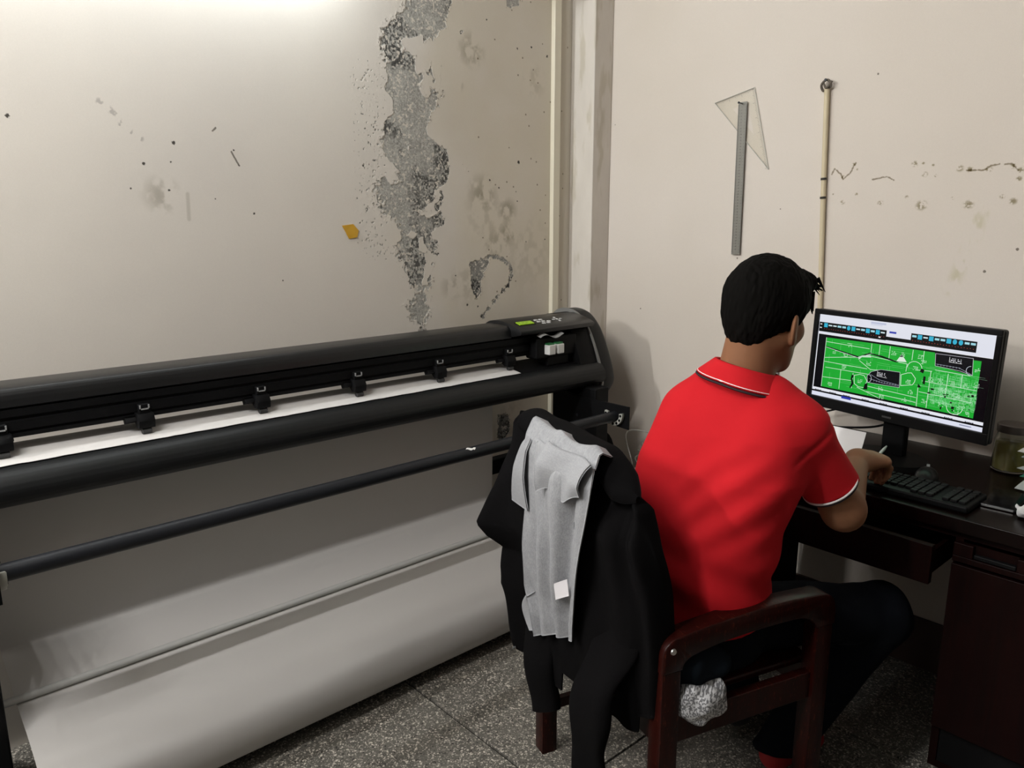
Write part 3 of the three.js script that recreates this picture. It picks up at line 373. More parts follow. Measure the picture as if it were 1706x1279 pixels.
// ---- monitor
{
  // content of the pattern-making program, drawn at 1000 x 562
  const scr = canvasTex(2000, 1124, (g, w, h) => {
    g.scale(2, 2); const P = (pts) => { g.beginPath(); pts.forEach(([x, y], i) => i ? g.lineTo(x, y) : g.moveTo(x, y)); }; const fill = (pts, c) => { P(pts); g.closePath(); g.fillStyle = c; g.fill(); }; const line = (pts, c, lw) => { P(pts); g.strokeStyle = c; g.lineWidth = lw; g.stroke(); }; const R = rng(31);
    g.fillStyle = '#eef0fb'; g.fillRect(0, 0, 1000, 562); g.fillStyle = '#c9cfe8'; g.fillRect(330, 10, 90, 12); g.fillStyle = '#dfe3f3'; g.fillRect(330, 24, 70, 8);
    g.fillStyle = '#3a45b8'; g.fillRect(444, 56, 40, 12);
    // piece tray
    g.fillStyle = '#040508'; g.fillRect(2, 53, 426, 64); g.fillRect(568, 50, 341, 64); g.fillRect(428, 92, 142, 22);
    const piece = (x, y, k) => { g.fillStyle = '#38b9dc'; if (k === 0) g.fillRect(x, y, 24, 28); else if (k === 1) { g.beginPath(); g.ellipse(x + 12, y + 14, 11, 15, 0, 0, 7); g.fill(); } else if (k === 2) { g.fillStyle = '#d9eef4'; g.fillRect(x, y + 8, 24, 9); } else { g.fillStyle = '#a9e2ef'; g.fillRect(x, y + 6, 24, 13); } };
    [0, 2, 2, 3, 3, 1, 0, 2, 3, 0, 3, 0, 2].forEach((k, i) => piece(34 + i * 30, 58, k)); [3, 0, 2, 0, 3, 3, 0, 1, 1, 3, 3].forEach((k, i) => piece(574 + i * 30.5, 54, k));
    g.fillStyle = '#e8584f'; for (let i = 0; i < 26; i++) { g.fillRect(38 + i * 15, 94 + (i % 3), 3, 3); if (i < 22) g.fillRect(578 + i * 15, 92 + (i % 2) * 2, 3, 3); } g.fillStyle = '#f2f2f2'; g.fillRect(8, 64, 12, 7); g.fillRect(6, 88, 14, 7); g.fillRect(384, 98, 12, 8);
    // work area
    g.fillStyle = '#03040a'; g.fillRect(5, 134, 990, 372); g.strokeStyle = '#ffffff'; g.lineWidth = 2; g.strokeRect(5, 134, 990, 372);
    const GR = '#1fb335', LN = '#dff6e2', THIN = 'rgba(190,240,196,0.75)';
    fill([[59, 154], [346, 147], [707, 147], [716, 219], [800, 232], [908, 248], [902, 158], [942, 157], [942, 494], [653, 493], [427, 491], [59, 494]], GR);
    for (let i = 0; i < 70; i++) { const x = 66 + R() * 860, y = 160 + R() * 320; if (x > 700 && y < 250) continue; R() < 0.6 ? line([[x, y], [x + 40 + R() * 140, y + (R() - 0.5) * 8]], THIN, 1) : line([[x, y], [x + (R() - 0.5) * 6, Math.min(490, y + 30 + R() * 70)]], THIN, 1); }
    const seams = [[[62, 292], [270, 253]], [[73, 357], [348, 352]], [[286, 272], [359, 318], [533, 302]], [[339, 232], [567, 243], [565, 291]], [[177, 355], [178, 487]], [[62, 426], [260, 414]], [[350, 150], [351, 213]], [[642, 367], [647, 494]], [[257, 363], [257, 465]], [[59, 154], [59, 494]], [[64, 218], [270, 250], [351, 213]], [[351, 213], [501, 236]], [[62, 182], [340, 186]], [[62, 318], [340, 318]], [[355, 430], [640, 440]], [[352, 465], [640, 470]], [[290, 450], [427, 491]], [[400, 150], [400, 225]], [[460, 150], [460, 230]], [[590, 150], [590, 215]], [[650, 147], [650, 216]], [[620, 270], [705, 262]], [[720, 250], [900, 252]], [[700, 262], [700, 490]], [[790, 260], [790, 400]], [[660, 330], [940, 330]], [[650, 400], [930, 405]], [[860, 250], [860, 330]]];
    for (const s of seams) line(s, LN, 3.2);
    fill([[64, 212], [275, 246], [351, 208], [352, 216], [282, 262], [268, 256], [64, 219]], '#05070a'); fill([[353, 213], [420, 218], [520, 240], [500, 244], [400, 226], [353, 220]], '#05070a'); line([[64, 219], [275, 256], [351, 218]], '#ffffff', 2.4);
    fill([[530, 187], [563, 233], [504, 237]], '#e9f7ea'); fill([[530, 187], [540, 204], [520, 206]], '#05070a');
    fill([[276, 250], [300, 236], [350, 226], [356, 240], [300, 248], [282, 268]], '#cfeed6');
    const black = (pts) => { fill(pts, '#04050d'); line(pts.concat([pts[0]]), '#e7e4ee', 2); };
    black([[423, 306], [533, 302], [540, 399], [352, 405], [345, 363], [367, 331]]); black([[711, 152], [901, 148], [908, 248], [845, 232], [717, 226]]);
    line([[360, 378], [440, 390], [536, 390]], '#cfd4e8', 1.6); line([[365, 350], [420, 374], [536, 384]], '#cfd4e8', 1.6); for (let i = 0; i < 9; i++) line([[390 + i * 16, 380], [388 + i * 16, 392]], '#cfd4e8', 1.3);
    line([[720, 214], [840, 216], [905, 244]], '#cfd4e8', 1.6); for (let i = 0; i < 8; i++) line([[730 + i * 16, 212], [730 + i * 16, 222]], '#cfd4e8', 1.3);
    const words = (x, y, n, c, s = 1) => { g.fillStyle = c; for (let r = 0; r < 3; r++) for (let i = 0; i < n; i++) if (R() > 0.25) g.fillRect(x + i * 7 * s + R() * 2, y + r * 9 * s, 5 * s, 6 * s * (0.5 + R() * 0.5)); };
    words(408, 326, 7, '#f4f2fa'); words(790, 166, 8, '#f4f2fa'); line([[404, 320], [404, 352], [462, 354]], '#ffffff', 2); line([[786, 160], [786, 190], [850, 190]], '#ffffff', 2);
    const lobe = (pts) => { fill(pts, GR); line(pts.concat([pts[0]]), '#f2fff2', 3); };
    lobe([[265, 376], [300, 362], [328, 366], [348, 398], [334, 444], [300, 446], [272, 430]]); lobe([[541, 316], [575, 298], [597, 293], [622, 323], [620, 346], [610, 366], [546, 384]]);
    fill([[250, 372], [264, 378], [256, 400], [268, 432], [250, 466], [244, 462], [254, 430], [246, 402]], '#05070a'); fill([[336, 420], [352, 408], [356, 452], [330, 456]], '#05070a');
    const circ = (x, y, r, a = 0, b = 7) => { g.beginPath(); g.ellipse(x, y, r, r * 1.05, 0, a, b); g.fillStyle = GR; g.fill(); g.strokeStyle = '#f2fff2'; g.lineWidth = 3; g.stroke(); };
    circ(610, 262, 40, Math.PI, 2 * Math.PI); circ(844, 452, 40, 0, Math.PI); g.strokeStyle = '#dfe6f0'; g.lineWidth = 2.5; g.beginPath(); g.ellipse(352, 378, 20, 26, 0, -1.6, 1.6); g.stroke(); g.beginPath(); g.ellipse(897, 222, 22, 26, 0, 1.6, 4.7); g.stroke();
    fill([[648, 256], [664, 262], [660, 284], [640, 276]], '#05070a'); fill([[664, 300], [676, 302], [676, 350], [664, 346]], '#05070a'); fill([[640, 350], [660, 372], [640, 376]], '#05070a');
    for (const [x, y] of [[200, 170], [110, 232], [180, 240], [330, 270], [470, 178], [520, 176], [620, 175], [640, 205], [180, 322], [290, 395], [100, 455], [420, 418], [570, 340], [590, 400], [430, 470], [690, 300], [740, 300], [800, 300], [870, 300], [760, 350], [670, 440], [760, 440], [560, 455], [600, 250], [840, 470], [915, 200], [920, 290], [900, 465]]) words(x, y, 4, 'rgba(225,248,228,0.9)', 1.05);
    for (let i = 0; i < 230; i++) { const x = 700 + R() * R() * 0 + R() * 240, y = 345 + R() * 105, w2 = 6 + R() * 26; g.strokeStyle = R() < 0.5 ? 'rgba(214,250,222,0.85)' : 'rgba(120,225,140,0.7)'; g.lineWidth = 1.2; g.strokeRect(x, y, Math.min(w2, 944 - x), 4 + R() * 14); } for (let i = 0; i < 14; i++) { g.fillStyle = '#05070a'; g.fillRect(690 + R() * 240, 330 + R() * 140, 6 + R() * 12, 5 + R() * 12); }
    for (let i = 0; i < 60; i++) { const x = 700 + R() * 230, y = 255 + R() * 90; g.strokeStyle = 'rgba(180,245,195,0.6)'; g.lineWidth = 1.2; g.strokeRect(x, y, Math.min(14 + R() * 40, 940 - x), 10 + R() * 30); }
    // status rows
    g.fillStyle = '#f3f5ff'; g.fillRect(0, 508, 1000, 16); g.fillStyle = '#05060a'; g.fillRect(0, 524, 1000, 11); g.fillStyle = '#ecefff'; g.fillRect(0, 535, 1000, 27); g.fillStyle = '#2f3bb0'; g.fillRect(200, 530, 62, 16); g.fillStyle = '#20222c'; for (const x of [20, 120, 210, 330, 440, 560, 680, 800, 905]) for (let i = 0; i < 5; i++) g.fillRect(x + i * 9, 519 + (i % 2), 6, 5); g.fillStyle = '#9aa0bd'; g.fillRect(880, 544, 60, 6);
  });
  const a = V(2.262, 1.0, -0.888), m = thing('monitor', 'black flat computer monitor showing green garment pattern pieces', 'monitor', [a.x, DY, a.z], -Math.PI / 2 - 0.18);
  // local: +z faces the sitter, x to his right... screen centre above the base
  const W = 0.558, H = 0.302, cy = 0.266;
  const fr = mesh('bezel', [box(-W / 2, W / 2, -H / 2, H / 2, -0.03, -0.004, 0.008), box(-W / 2, W / 2, -H / 2, -H / 2 + 0.032, -0.006, 0.006, 0.003), box(-W / 2, W / 2, H / 2 - 0.016, H / 2, -0.006, 0.006, 0.003), box(-W / 2, -W / 2 + 0.015, -H / 2 + 0.03, H / 2 - 0.014, -0.006, 0.006, 0.003), box(W / 2 - 0.015, W / 2, -H / 2 + 0.03, H / 2 - 0.014, -0.006, 0.006, 0.003)], matte(C(0.006, 0.006, 0.0065), 0.35, 0.3), m);
  fr.position.set(0, cy, 0); fr.rotation.x = -0.04;
  const sw = W - 0.03, sh = H - 0.048; const pg = new THREE.PlaneGeometry(sw, sh); pg.translate(0, 0.008, -0.0035);
  mesh('screen', pg, mat(0x000000, 0.25, { emissive: 0xffffff, emissiveMap: scr, emissiveIntensity: 0.85 }), fr);
  mesh('logo', box(-0.014, 0.014, -H / 2 + 0.013, -H / 2 + 0.018, 0.0055, 0.0065), mat(C(0.06, 0.06, 0.06), 0.4), fr);
  mesh('neck', box(-0.035, 0.035, 0.01, 0.2, -0.055, -0.03, 0.006), mBlack, m);
  mesh('stand_base', (() => { const g = new THREE.CylinderGeometry(0.12, 0.125, 0.014, 40); g.scale(1, 1, 0.8); g.translate(0, 0.007, 0); return g; })(), matte(C(0.005, 0.005, 0.005), 0.4, 0.25), m);
  const l = new THREE.RectAreaLight(C(0.75, 1, 0.85), 0.55, sw, sh); l.position.set(0, cy, 0.012); l.rotation.y = Math.PI; l.name = 'screen_glow'; m.add(l);
}
// ---- small things on the desk
{
  const jar = thing('tea_jar', 'lidded glass jar of pale green tea beside the monitor', 'jar', [2.43, DY, -0.615]);
  const prof = (r, h, n, nr) => [[0.001, 0], [r - 0.004, 0], [r, 0.004], [r, h * 0.74], [r - 0.003, h * 0.8], [nr, h * 0.86], [nr, h]].map(([x, y]) => new THREE.Vector2(x, y));
  const out = prof(0.045, 0.118, 0, 0.039), inn = [[0.0365, 0.118], [0.0365, 0.102], [0.042, 0.093], [0.0425, 0.087], [0.0425, 0.008], [0.04, 0.006], [0.001, 0.006]].map(([x, y]) => new THREE.Vector2(x, y));
  mesh('glass', new THREE.LatheGeometry(out.concat(inn), 48), phys(C(0.97, 0.99, 0.95), 0.02, { transmission: 1, thickness: 0.003, ior: 1.5 }), jar);
  mesh('tea', new THREE.LatheGeometry([[0.001, 0.0062], [0.0398, 0.0062], [0.0423, 0.0085], [0.0423, 0.082], [0.001, 0.082]].map(([x, y]) => new THREE.Vector2(x, y)), 48), phys(C(0.62, 0.56, 0.2), 0.04, { transmission: 0.5, thickness: 0.05, ior: 1.33, attenuationColor: C(0.78, 0.7, 0.2), attenuationDistance: 0.07 }), jar);
  mesh('lid', new THREE.LatheGeometry([[0.001, 0.134], [0.038, 0.134], [0.0415, 0.131], [0.0415, 0.1115], [0.0402, 0.1115], [0.0402, 0.1195], [0.001, 0.1195]].map(([x, y]) => new THREE.Vector2(x, y)), 40), mat(C(0.13, 0.11, 0.1), 0.35, { metalness: 0.4 }), jar);
  // keyboard
  const kb = thing('keyboard', 'black computer keyboard lying on the dark desk', 'keyboard', [2.045, DY, -0.75], 0);
  mesh('case', box(-0.07, 0.07, 0, 0.018, -0.178, 0.178, 0.006), matte(C(0.005, 0.005, 0.0055), 0.5, 0.2), kb);
  const keyG = new RoundedBoxGeometry(0.0155, 0.008, 0.0155, 2, 0.002), mK = matte(C(0.009, 0.009, 0.0095), 0.45, 0.25);
  for (let r = 0; r < 6; r++) for (let c = 0; c < 18; c++) { if (c === 14 || (r === 0 && c > 3 && c < 11)) continue; const k = mesh('key', keyG, mK, kb); k.position.set(-0.048 + r * 0.0185 + (r === 5 ? 0.004 : 0), 0.021, -0.16 + c * 0.0188); }
  const mo = thing('computer_mouse', 'black computer mouse behind the keyboard', 'mouse', [2.165, DY, -0.735], 0.3);
  mesh('shell', iso((x, y, z) => smax(ell(x, y, z, [0, 0.004, 0], [0.055, 0.032, 0.031]), -y + 0.001, 0.004), [-0.06, -0.004, -0.036], [0.06, 0.042, 0.036], 0.003), matte(C(0.006, 0.006, 0.0065), 0.3, 0.4), mo);
  mesh('scroll_wheel', cyl(V(0.028, 0.029, -0.004), V(0.028, 0.029, 0.004), 0.009, 0.009, 16), mat(C(0.2, 0.2, 0.2), 0.4), mo);
  const ph = thing('smartphone', 'black smartphone lying flat on the desk in front of the tea jar', 'phone', [2.14, DY, -0.54], 0.06);
  mesh('phone_body', box(-0.075, 0.075, 0, 0.009, -0.038, 0.038, 0.004), mat(C(0.02, 0.02, 0.022), 0.3, { metalness: 0.4 }), ph);
  mesh('phone_screen', box(-0.073, 0.073, 0.0086, 0.0094, -0.036, 0.036), phys(C(0.004, 0.004, 0.005), 0.12), ph);
  mesh('chrome_edge', box(-0.0762, -0.0748, 0.003, 0.006, -0.034, 0.034), mSteel, ph);
  // stack of curled sheets at the right
  const cols = [C(0.55, 0.6, 0.58), C(0.6, 0.63, 0.6), C(0.05, 0.3, 0.2), C(0.52, 0.57, 0.55), C(0.62, 0.64, 0.62), C(0.45, 0.52, 0.5), C(0.6, 0.62, 0.6)];
  const tilts = ['lowest', 'second lowest', 'third lowest', 'middle', 'third from top', 'second from top', 'topmost'];
  cols.forEach((c, i) => { const R = rng(60 + i), a = (R() - 0.5) * 0.3, y = DY + 0.006 + i * 0.0165; const g = sheet((s, t) => V((s - 0.5) * 0.2, y + 0.0035 * Math.sin(s * 5 + i) * (t < 0.3 ? 1 : 0.4) + 0.006 * noise2(s * 6, t * 5, 90 + i) * (1 - t), (t - 0.5) * 0.26), 16, 14, 0.001); g.rotateY(a); g.translate(2.35 + (R() - 0.5) * 0.03, 0, -0.41 + (R() - 0.5) * 0.02); tag(mesh(i === 2 ? 'green_folder' : 'loose_sheet', g, mat(c, 0.75)), i === 2 ? 'green folder between the loose sheets right of the tea jar' : `${tilts[i]} curled sheet in the paper stack right of the tea jar`, i === 2 ? 'folder' : 'paper', 'papers stacked at the right of the desk'); });
  tag(mesh('crumpled_tissue', iso((x, y, z) => ell(x, y, z, [2.06, DY + 0.018, -0.468], [0.03, 0.017, 0.026]) + (noise3(x * 70, y * 70, z * 70, 6) - 0.5) * 0.018, [2.01, DY - 0.004, -0.515], [2.11, DY + 0.05, -0.42], 0.003), mat(C(0.75, 0.75, 0.76), 0.85)), 'small crumpled white tissue at the right of the desk', 'tissue');
  // slip of paper by the man's hand
  tag(mesh('note_sheet', sheet((s, t) => V(lerp(2.03, 2.15, t), DY + 0.002 + 0.1 * t * t, lerp(-0.99, -0.885, s) - t * 0.015), 8, 14, 0.0008), mat(C(0.78, 0.77, 0.78), 0.75)), 'white slip of paper propped in front of the man\'s right hand', 'paper');
  tag(mesh('ballpoint_pen', [cyl(V(2.06, 0.79, -0.845), V(2.155, 0.815, -0.85), 0.0042, 0.0042, 10), cyl(V(2.155, 0.815, -0.85), V(2.175, 0.82, -0.851), 0.0045, 0.002, 10)], mat(C(0.5, 0.5, 0.5), 0.3)), 'silver tipped ballpoint pen in the man\'s right hand', 'pen');
  tag(mesh('notebook', boxUV(box(-0.09, 0.09, 0, 0.016, -0.065, 0.065, 0.003)).rotateY(0.25).translate(2.33, DY, -1.13), mat(C(0.02, 0.02, 0.022), 0.55)), 'thin dark notebook on the desk left of the monitor base', 'notebook');
  tag(mesh('monitor_cable', [tube([[2.36, 0.85, -0.9], [2.42, 0.8, -1.0], [2.45, 0.765, -1.15], [2.4, 0.758, -1.28], [2.3, 0.757, -1.35]], 0.0035, 50), tube([[2.36, 0.86, -0.9], [2.44, 0.87, -1.02], [2.48, 0.8, -1.2], [2.5, 0.757, -1.4]], 0.003, 50)], mBlack), 'black cable curling on the desk behind the monitor', 'cable');
}
// ---- low brown cabinet in the corner with a coil of grey cable on a white sheet
{
  const b = thing('low_cabinet', 'low brown wooden cabinet in the corner behind the man', 'cabinet', [0, 0, 0]);
  mesh('cabinet_body', boxUV(box(2.275, 2.527, 0, 0.42, -1.92, -1.42, 0.004)), mat(C(0.4, 0.33, 0.32), 0.5, { map: woodTex }), b);
  mesh('cabinet_top', boxUV(box(2.262, 2.527, 0.42, 0.44, -1.93, -1.41, 0.003)), mat(C(0.4, 0.33, 0.32), 0.5, { map: woodTex }), b);
  tag(mesh('white_sheet', sheet((s, t) => V(2.268 + s * 0.25, 0.4412 + 0.003 * noise2(s * 5, t * 5, 2), -1.92 + t * 0.36), 10, 10, 0.0006), mat(C(0.72, 0.7, 0.68), 0.8)), 'white sheet of paper on the low corner cabinet', 'paper');
  const R = rng(9), loops = []; for (let k = 0; k < 5; k++) { const pts = [], cx = 2.37 + R() * 0.06, cz = -1.86 + R() * 0.06, r = 0.05 + R() * 0.025, th = 0.5 + R() * 0.5; for (let i = 0; i < 14; i++) { const a = i / 14 * 6.283; pts.push([cx + Math.cos(a) * r * 0.5, 0.472 + r * th * 0.3 + Math.sin(a + k) * r * 0.3 * th + k * 0.004, cz + Math.sin(a) * r * 1.1]); } loops.push(tube(pts, 0.0028, 50, 6, true)); }
  loops.push(tube([[2.36, 0.47, -1.9], [2.42, 0.58, -1.98], [2.48, 0.58, -1.85], [2.52, 0.57, -1.68]], 0.0028, 50, 6), tube([[2.38, 0.49, -1.82], [2.42, 0.55, -1.9], [2.48, 0.54, -1.8], [2.52, 0.52, -1.66]], 0.0028, 50, 6));
  tag(mesh('cable_coil', loops, mat(C(0.4, 0.39, 0.36), 0.5)), 'loose coil of thin grey cable on the low corner cabinet', 'cable');
}

// =====================================================================  chair
const CH = { o: [1.459, 0, -1.044], turn: -Math.atan2(0.29, 0.957) };
const chairTex = dataTex(512, 512, (x, y) => { const g = fbm(x / 9, y / 120, 4, 601), k = 0.75 + g * 0.5; let r = 78 * k, gg = 26 * k, b = 18 * k; if (fbm(x / 5, y / 22, 3, 607) > 0.735) { r += 62; gg += 44; b += 34; } return [r, gg, b]; }); chairTex.repeat.set(3, 3);
const mChair = phys(C(0.22, 0.17, 0.155), 0.4, { map: chairTex, specularIntensity: 0.3, clearcoat: 0.12, clearcoatRoughness: 0.2 });
{
  const c = thing('armchair', 'dark red-brown lacquered wooden armchair under the sitting man', 'chair', CH.o, CH.turn);
  for (const z of [-0.26, 0.26]) {
    // arm frame: leg up, rounded into the arm, down the front leg
    const w = 0.021, y1 = 0.615;
    mesh('rear_leg', boxUV(prism([[z - w, 0], [z - w, 0.545], [z + w, 0.545], [z + w, 0]], -0.224, -0.178, 0.003)), mChair, c);
    mesh('front_leg', boxUV(prism([[z - w, 0], [z - w, 0.55], [z + w, 0.55], [z + w, 0]], 0.196, 0.242, 0.003)), mChair, c);
    const sh = new THREE.Shape(); sh.moveTo(-0.226, 0.546); sh.lineTo(-0.226, 0.585); sh.quadraticCurveTo(-0.222, 0.618, -0.185, 0.622); sh.quadraticCurveTo(0.0, 0.642, 0.12, 0.636); sh.lineTo(0.2, 0.632); sh.quadraticCurveTo(0.244, 0.626, 0.246, 0.58); sh.lineTo(0.246, 0.551); sh.lineTo(0.192, 0.551); sh.quadraticCurveTo(0.18, 0.585, 0.12, 0.588); sh.quadraticCurveTo(-0.06, 0.592, -0.15, 0.572); sh.quadraticCurveTo(-0.175, 0.565, -0.176, 0.546); sh.closePath();
    const g = toCreasedNormals(new THREE.ExtrudeGeometry(sh, { depth: 0.04, bevelEnabled: true, bevelSize: 0.004, bevelThickness: 0.004, bevelOffset: -0.004, bevelSegments: 3, curveSegments: 10 }), 0.8); g.translate(0, 0, z - 0.02);
    const arm = mesh('armrest', boxUV(g), mChair, c);
    const s = Math.sign(z); mesh('bolt', cyl(V(-0.203, 0.595, z + s * 0.0235), V(-0.203, 0.595, z + s * 0.027), 0.007, 0.006, 14), mSteel, arm);
    mesh('side_rail', boxUV(box(-0.18, 0.2, 0.37, 0.435, z - 0.012, z + 0.012, 0.003)), mChair, c);
    mesh('stretcher', boxUV(box(-0.18, 0.2, 0.12, 0.15, z - 0.01, z + 0.01, 0.003)), mChair, c);
  }
  mesh('rear_rail', boxUV(box(-0.212, -0.19, 0.36, 0.435, -0.24, 0.24, 0.003)), mChair, c);
  mesh('front_rail', boxUV(box(0.206, 0.228, 0.37, 0.435, -0.24, 0.24, 0.003)), mChair, c);
  mesh('seat', boxUV(box(-0.2, 0.23, 0.435, 0.452, -0.236, 0.236, 0.006)), mChair, c);
  const lean = (y) => -0.185 - (y - 0.42) * 0.14;
  for (const z of [-0.205, 0.205]) { const g = box(-0.018, 0.018, 0, 0.455, z - 0.02, z + 0.02, 0.005); g.rotateZ(0.139); g.translate(-0.175, 0.43, 0); mesh('back_post', boxUV(g), mChair, c); }
  for (const [y, h] of [[0.9, 0.075], [0.72, 0.05], [0.58, 0.05]]) { const hz = y > 0.8 ? 0.165 : 0.195, g = box(-0.011, 0.011, -h / 2, h / 2, -hz, hz, 0.004); g.rotateZ(0.139); g.translate(lean(y), y, 0); mesh('back_slat', boxUV(g), mChair, c); }
}
// ---- jacket over the chair back (in the chair's own frame, turned into place)
const toWorld = (g) => { g.rotateY(CH.turn); g.translate(...CH.o); g.computeVertexNormals(); return g; };
const CORNER = [[0.2, -0.25], [0.29, -0.262], [0.4, -0.292], [0.51, -0.325], [0.56, -0.318], [0.613, -0.3], [0.65, -0.345], [0.685, -0.372], [0.74, -0.345], [0.79, -0.318], [0.87, -0.285], [0.93, -0.272], [1.0, -0.262]];
const backX = (y) => -0.185 - (y - 0.42) * 0.14;
{
  const mJ = matte(C(0.0036, 0.0033, 0.0036), 0.95, 0.12, { side: THREE.DoubleSide });
  const j = thing('black_jacket', 'black jacket draped over the back of the wooden armchair', 'jacket');
  // shell: s runs from the far front edge round the back to the near front edge, t from the top hem of the drape down
  const shell = (s, t) => {
    const bottom = 0.30 + 0.04 * noise2(s * 6, 2, 3) + (s < 0.2 ? 0 : s > 0.72 ? 0.1 : s > 0.45 ? 0.06 : 0); const y = lerp(0.968, bottom, t), X = backX(y);
    const [cx] = interp(CORNER, y), out = step01(0, 0.25, t);
    const back = X - 0.02 - 0.055 * out; // depth of the cloth behind the slats
    const path = [[X + 0.07, -0.285], [cx * 0.5 + X * 0.5, -0.318], [cx, -0.30], [lerp(cx, back, 0.7), -0.2], [back, 0], [back + 0.008, 0.15], [back + 0.03, 0.235], [X - 0.012, 0.262], [X + 0.03, 0.255]];
    const u = s * (path.length - 1), i = Math.min(path.length - 2, Math.floor(u)), f = u - i; const p0 = path[Math.max(0, i - 1)], p1 = path[i], p2 = path[i + 1], p3 = path[Math.min(path.length - 1, i + 2)];
    const cr = (a, b, c, d) => 0.5 * (2 * b + (c - a) * f + (2 * a - 5 * b + 4 * c - d) * f * f + (3 * b - a - 3 * c + d) * f * f * f);
    let x = cr(p0[0], p1[0], p2[0], p3[0]), z = cr(p0[1], p1[1], p2[1], p3[1]);
    const fold = (Math.sin(s * 46 + 3 * noise2(s * 4, t * 3, 5)) * 0.5 + (noise2(s * 15, t * 4, 9) - 0.5) * 1.6) * 0.011 * out; x -= fold; z += fold * 0.3 * Math.sign(z);
    // gather over the top rail
    const top = step01(0.06, 0, t); x = lerp(x, X - 0.004, top * 0.75); z *= 1 - top * 0.1;
    const drop = step01(0.1, 0.28, z) * 0.06 * step01(0.5, 0, t); return V(x, y - drop, z * (1 - step01(0.12, 0.28, z) * 0.12 * step01(0.35, 0, t)));
  };
  mesh('jacket_body', toWorld(sheet(shell, 120, 70, 0.004)), mJ, j);
  mesh('collar', toWorld(sheet((s, t) => { const z = -0.27 + s * 0.525, a = -0.5 + t * 2.6, X = backX(0.955), e = Math.sqrt(clamp(Math.min(s, 1 - s) * 12, 0.02, 1)); return V(X - Math.sin(a) * 0.042 * e, 0.952 + Math.cos(a) * 0.026 * e + 0.008 * noise2(s * 9, t * 2, 4) - 0.05 * step01(0.1, 0.26, z), z - 0.03 * step01(0.1, 0.26, z)); }, 60, 14, 0.005)), mJ, j);
  // long empty sleeve hanging to the floor
  const sl = sheet((s, t) => { const a = s * Math.PI * 2, y = lerp(0.62, 0.06, t), cx = -0.25 - 0.07 * step01(0, 0.3, t) + 0.02 * t + 0.006 * Math.sin(t * 9), cz = 0.16 - 0.005 * t + 0.006 * Math.sin(t * 7 + 1), w = lerp(0.07, 0.05, t) + 0.006 * Math.sin(t * 21), d = lerp(0.026, 0.03, t) + 0.004 * Math.sin(t * 17 + 2); return V(cx + Math.cos(a) * d * (1 + 0.2 * Math.sin(a * 3 + t * 6)), y, cz + Math.sin(a) * w); }, 36, 50);
  mesh('sleeve', toWorld(sl), mJ, j);
  mesh('sleeve', toWorld(sheet((s, t) => { const a = s * Math.PI * 2, y = lerp(0.5, 0.2, t); return V(-0.262 + Math.cos(a) * 0.03 + 0.008 * Math.sin(t * 8), y + 0.03 * Math.sin(a) * t, -0.19 + 0.03 * t + Math.sin(a) * lerp(0.085, 0.055, t)); }, 30, 24)), mJ, j);
  mesh('button', toWorld(cyl(V(-0.285, 0.318, -0.283), V(-0.293, 0.318, -0.283), 0.004, 0.004, 10)), mSteel, j);
}
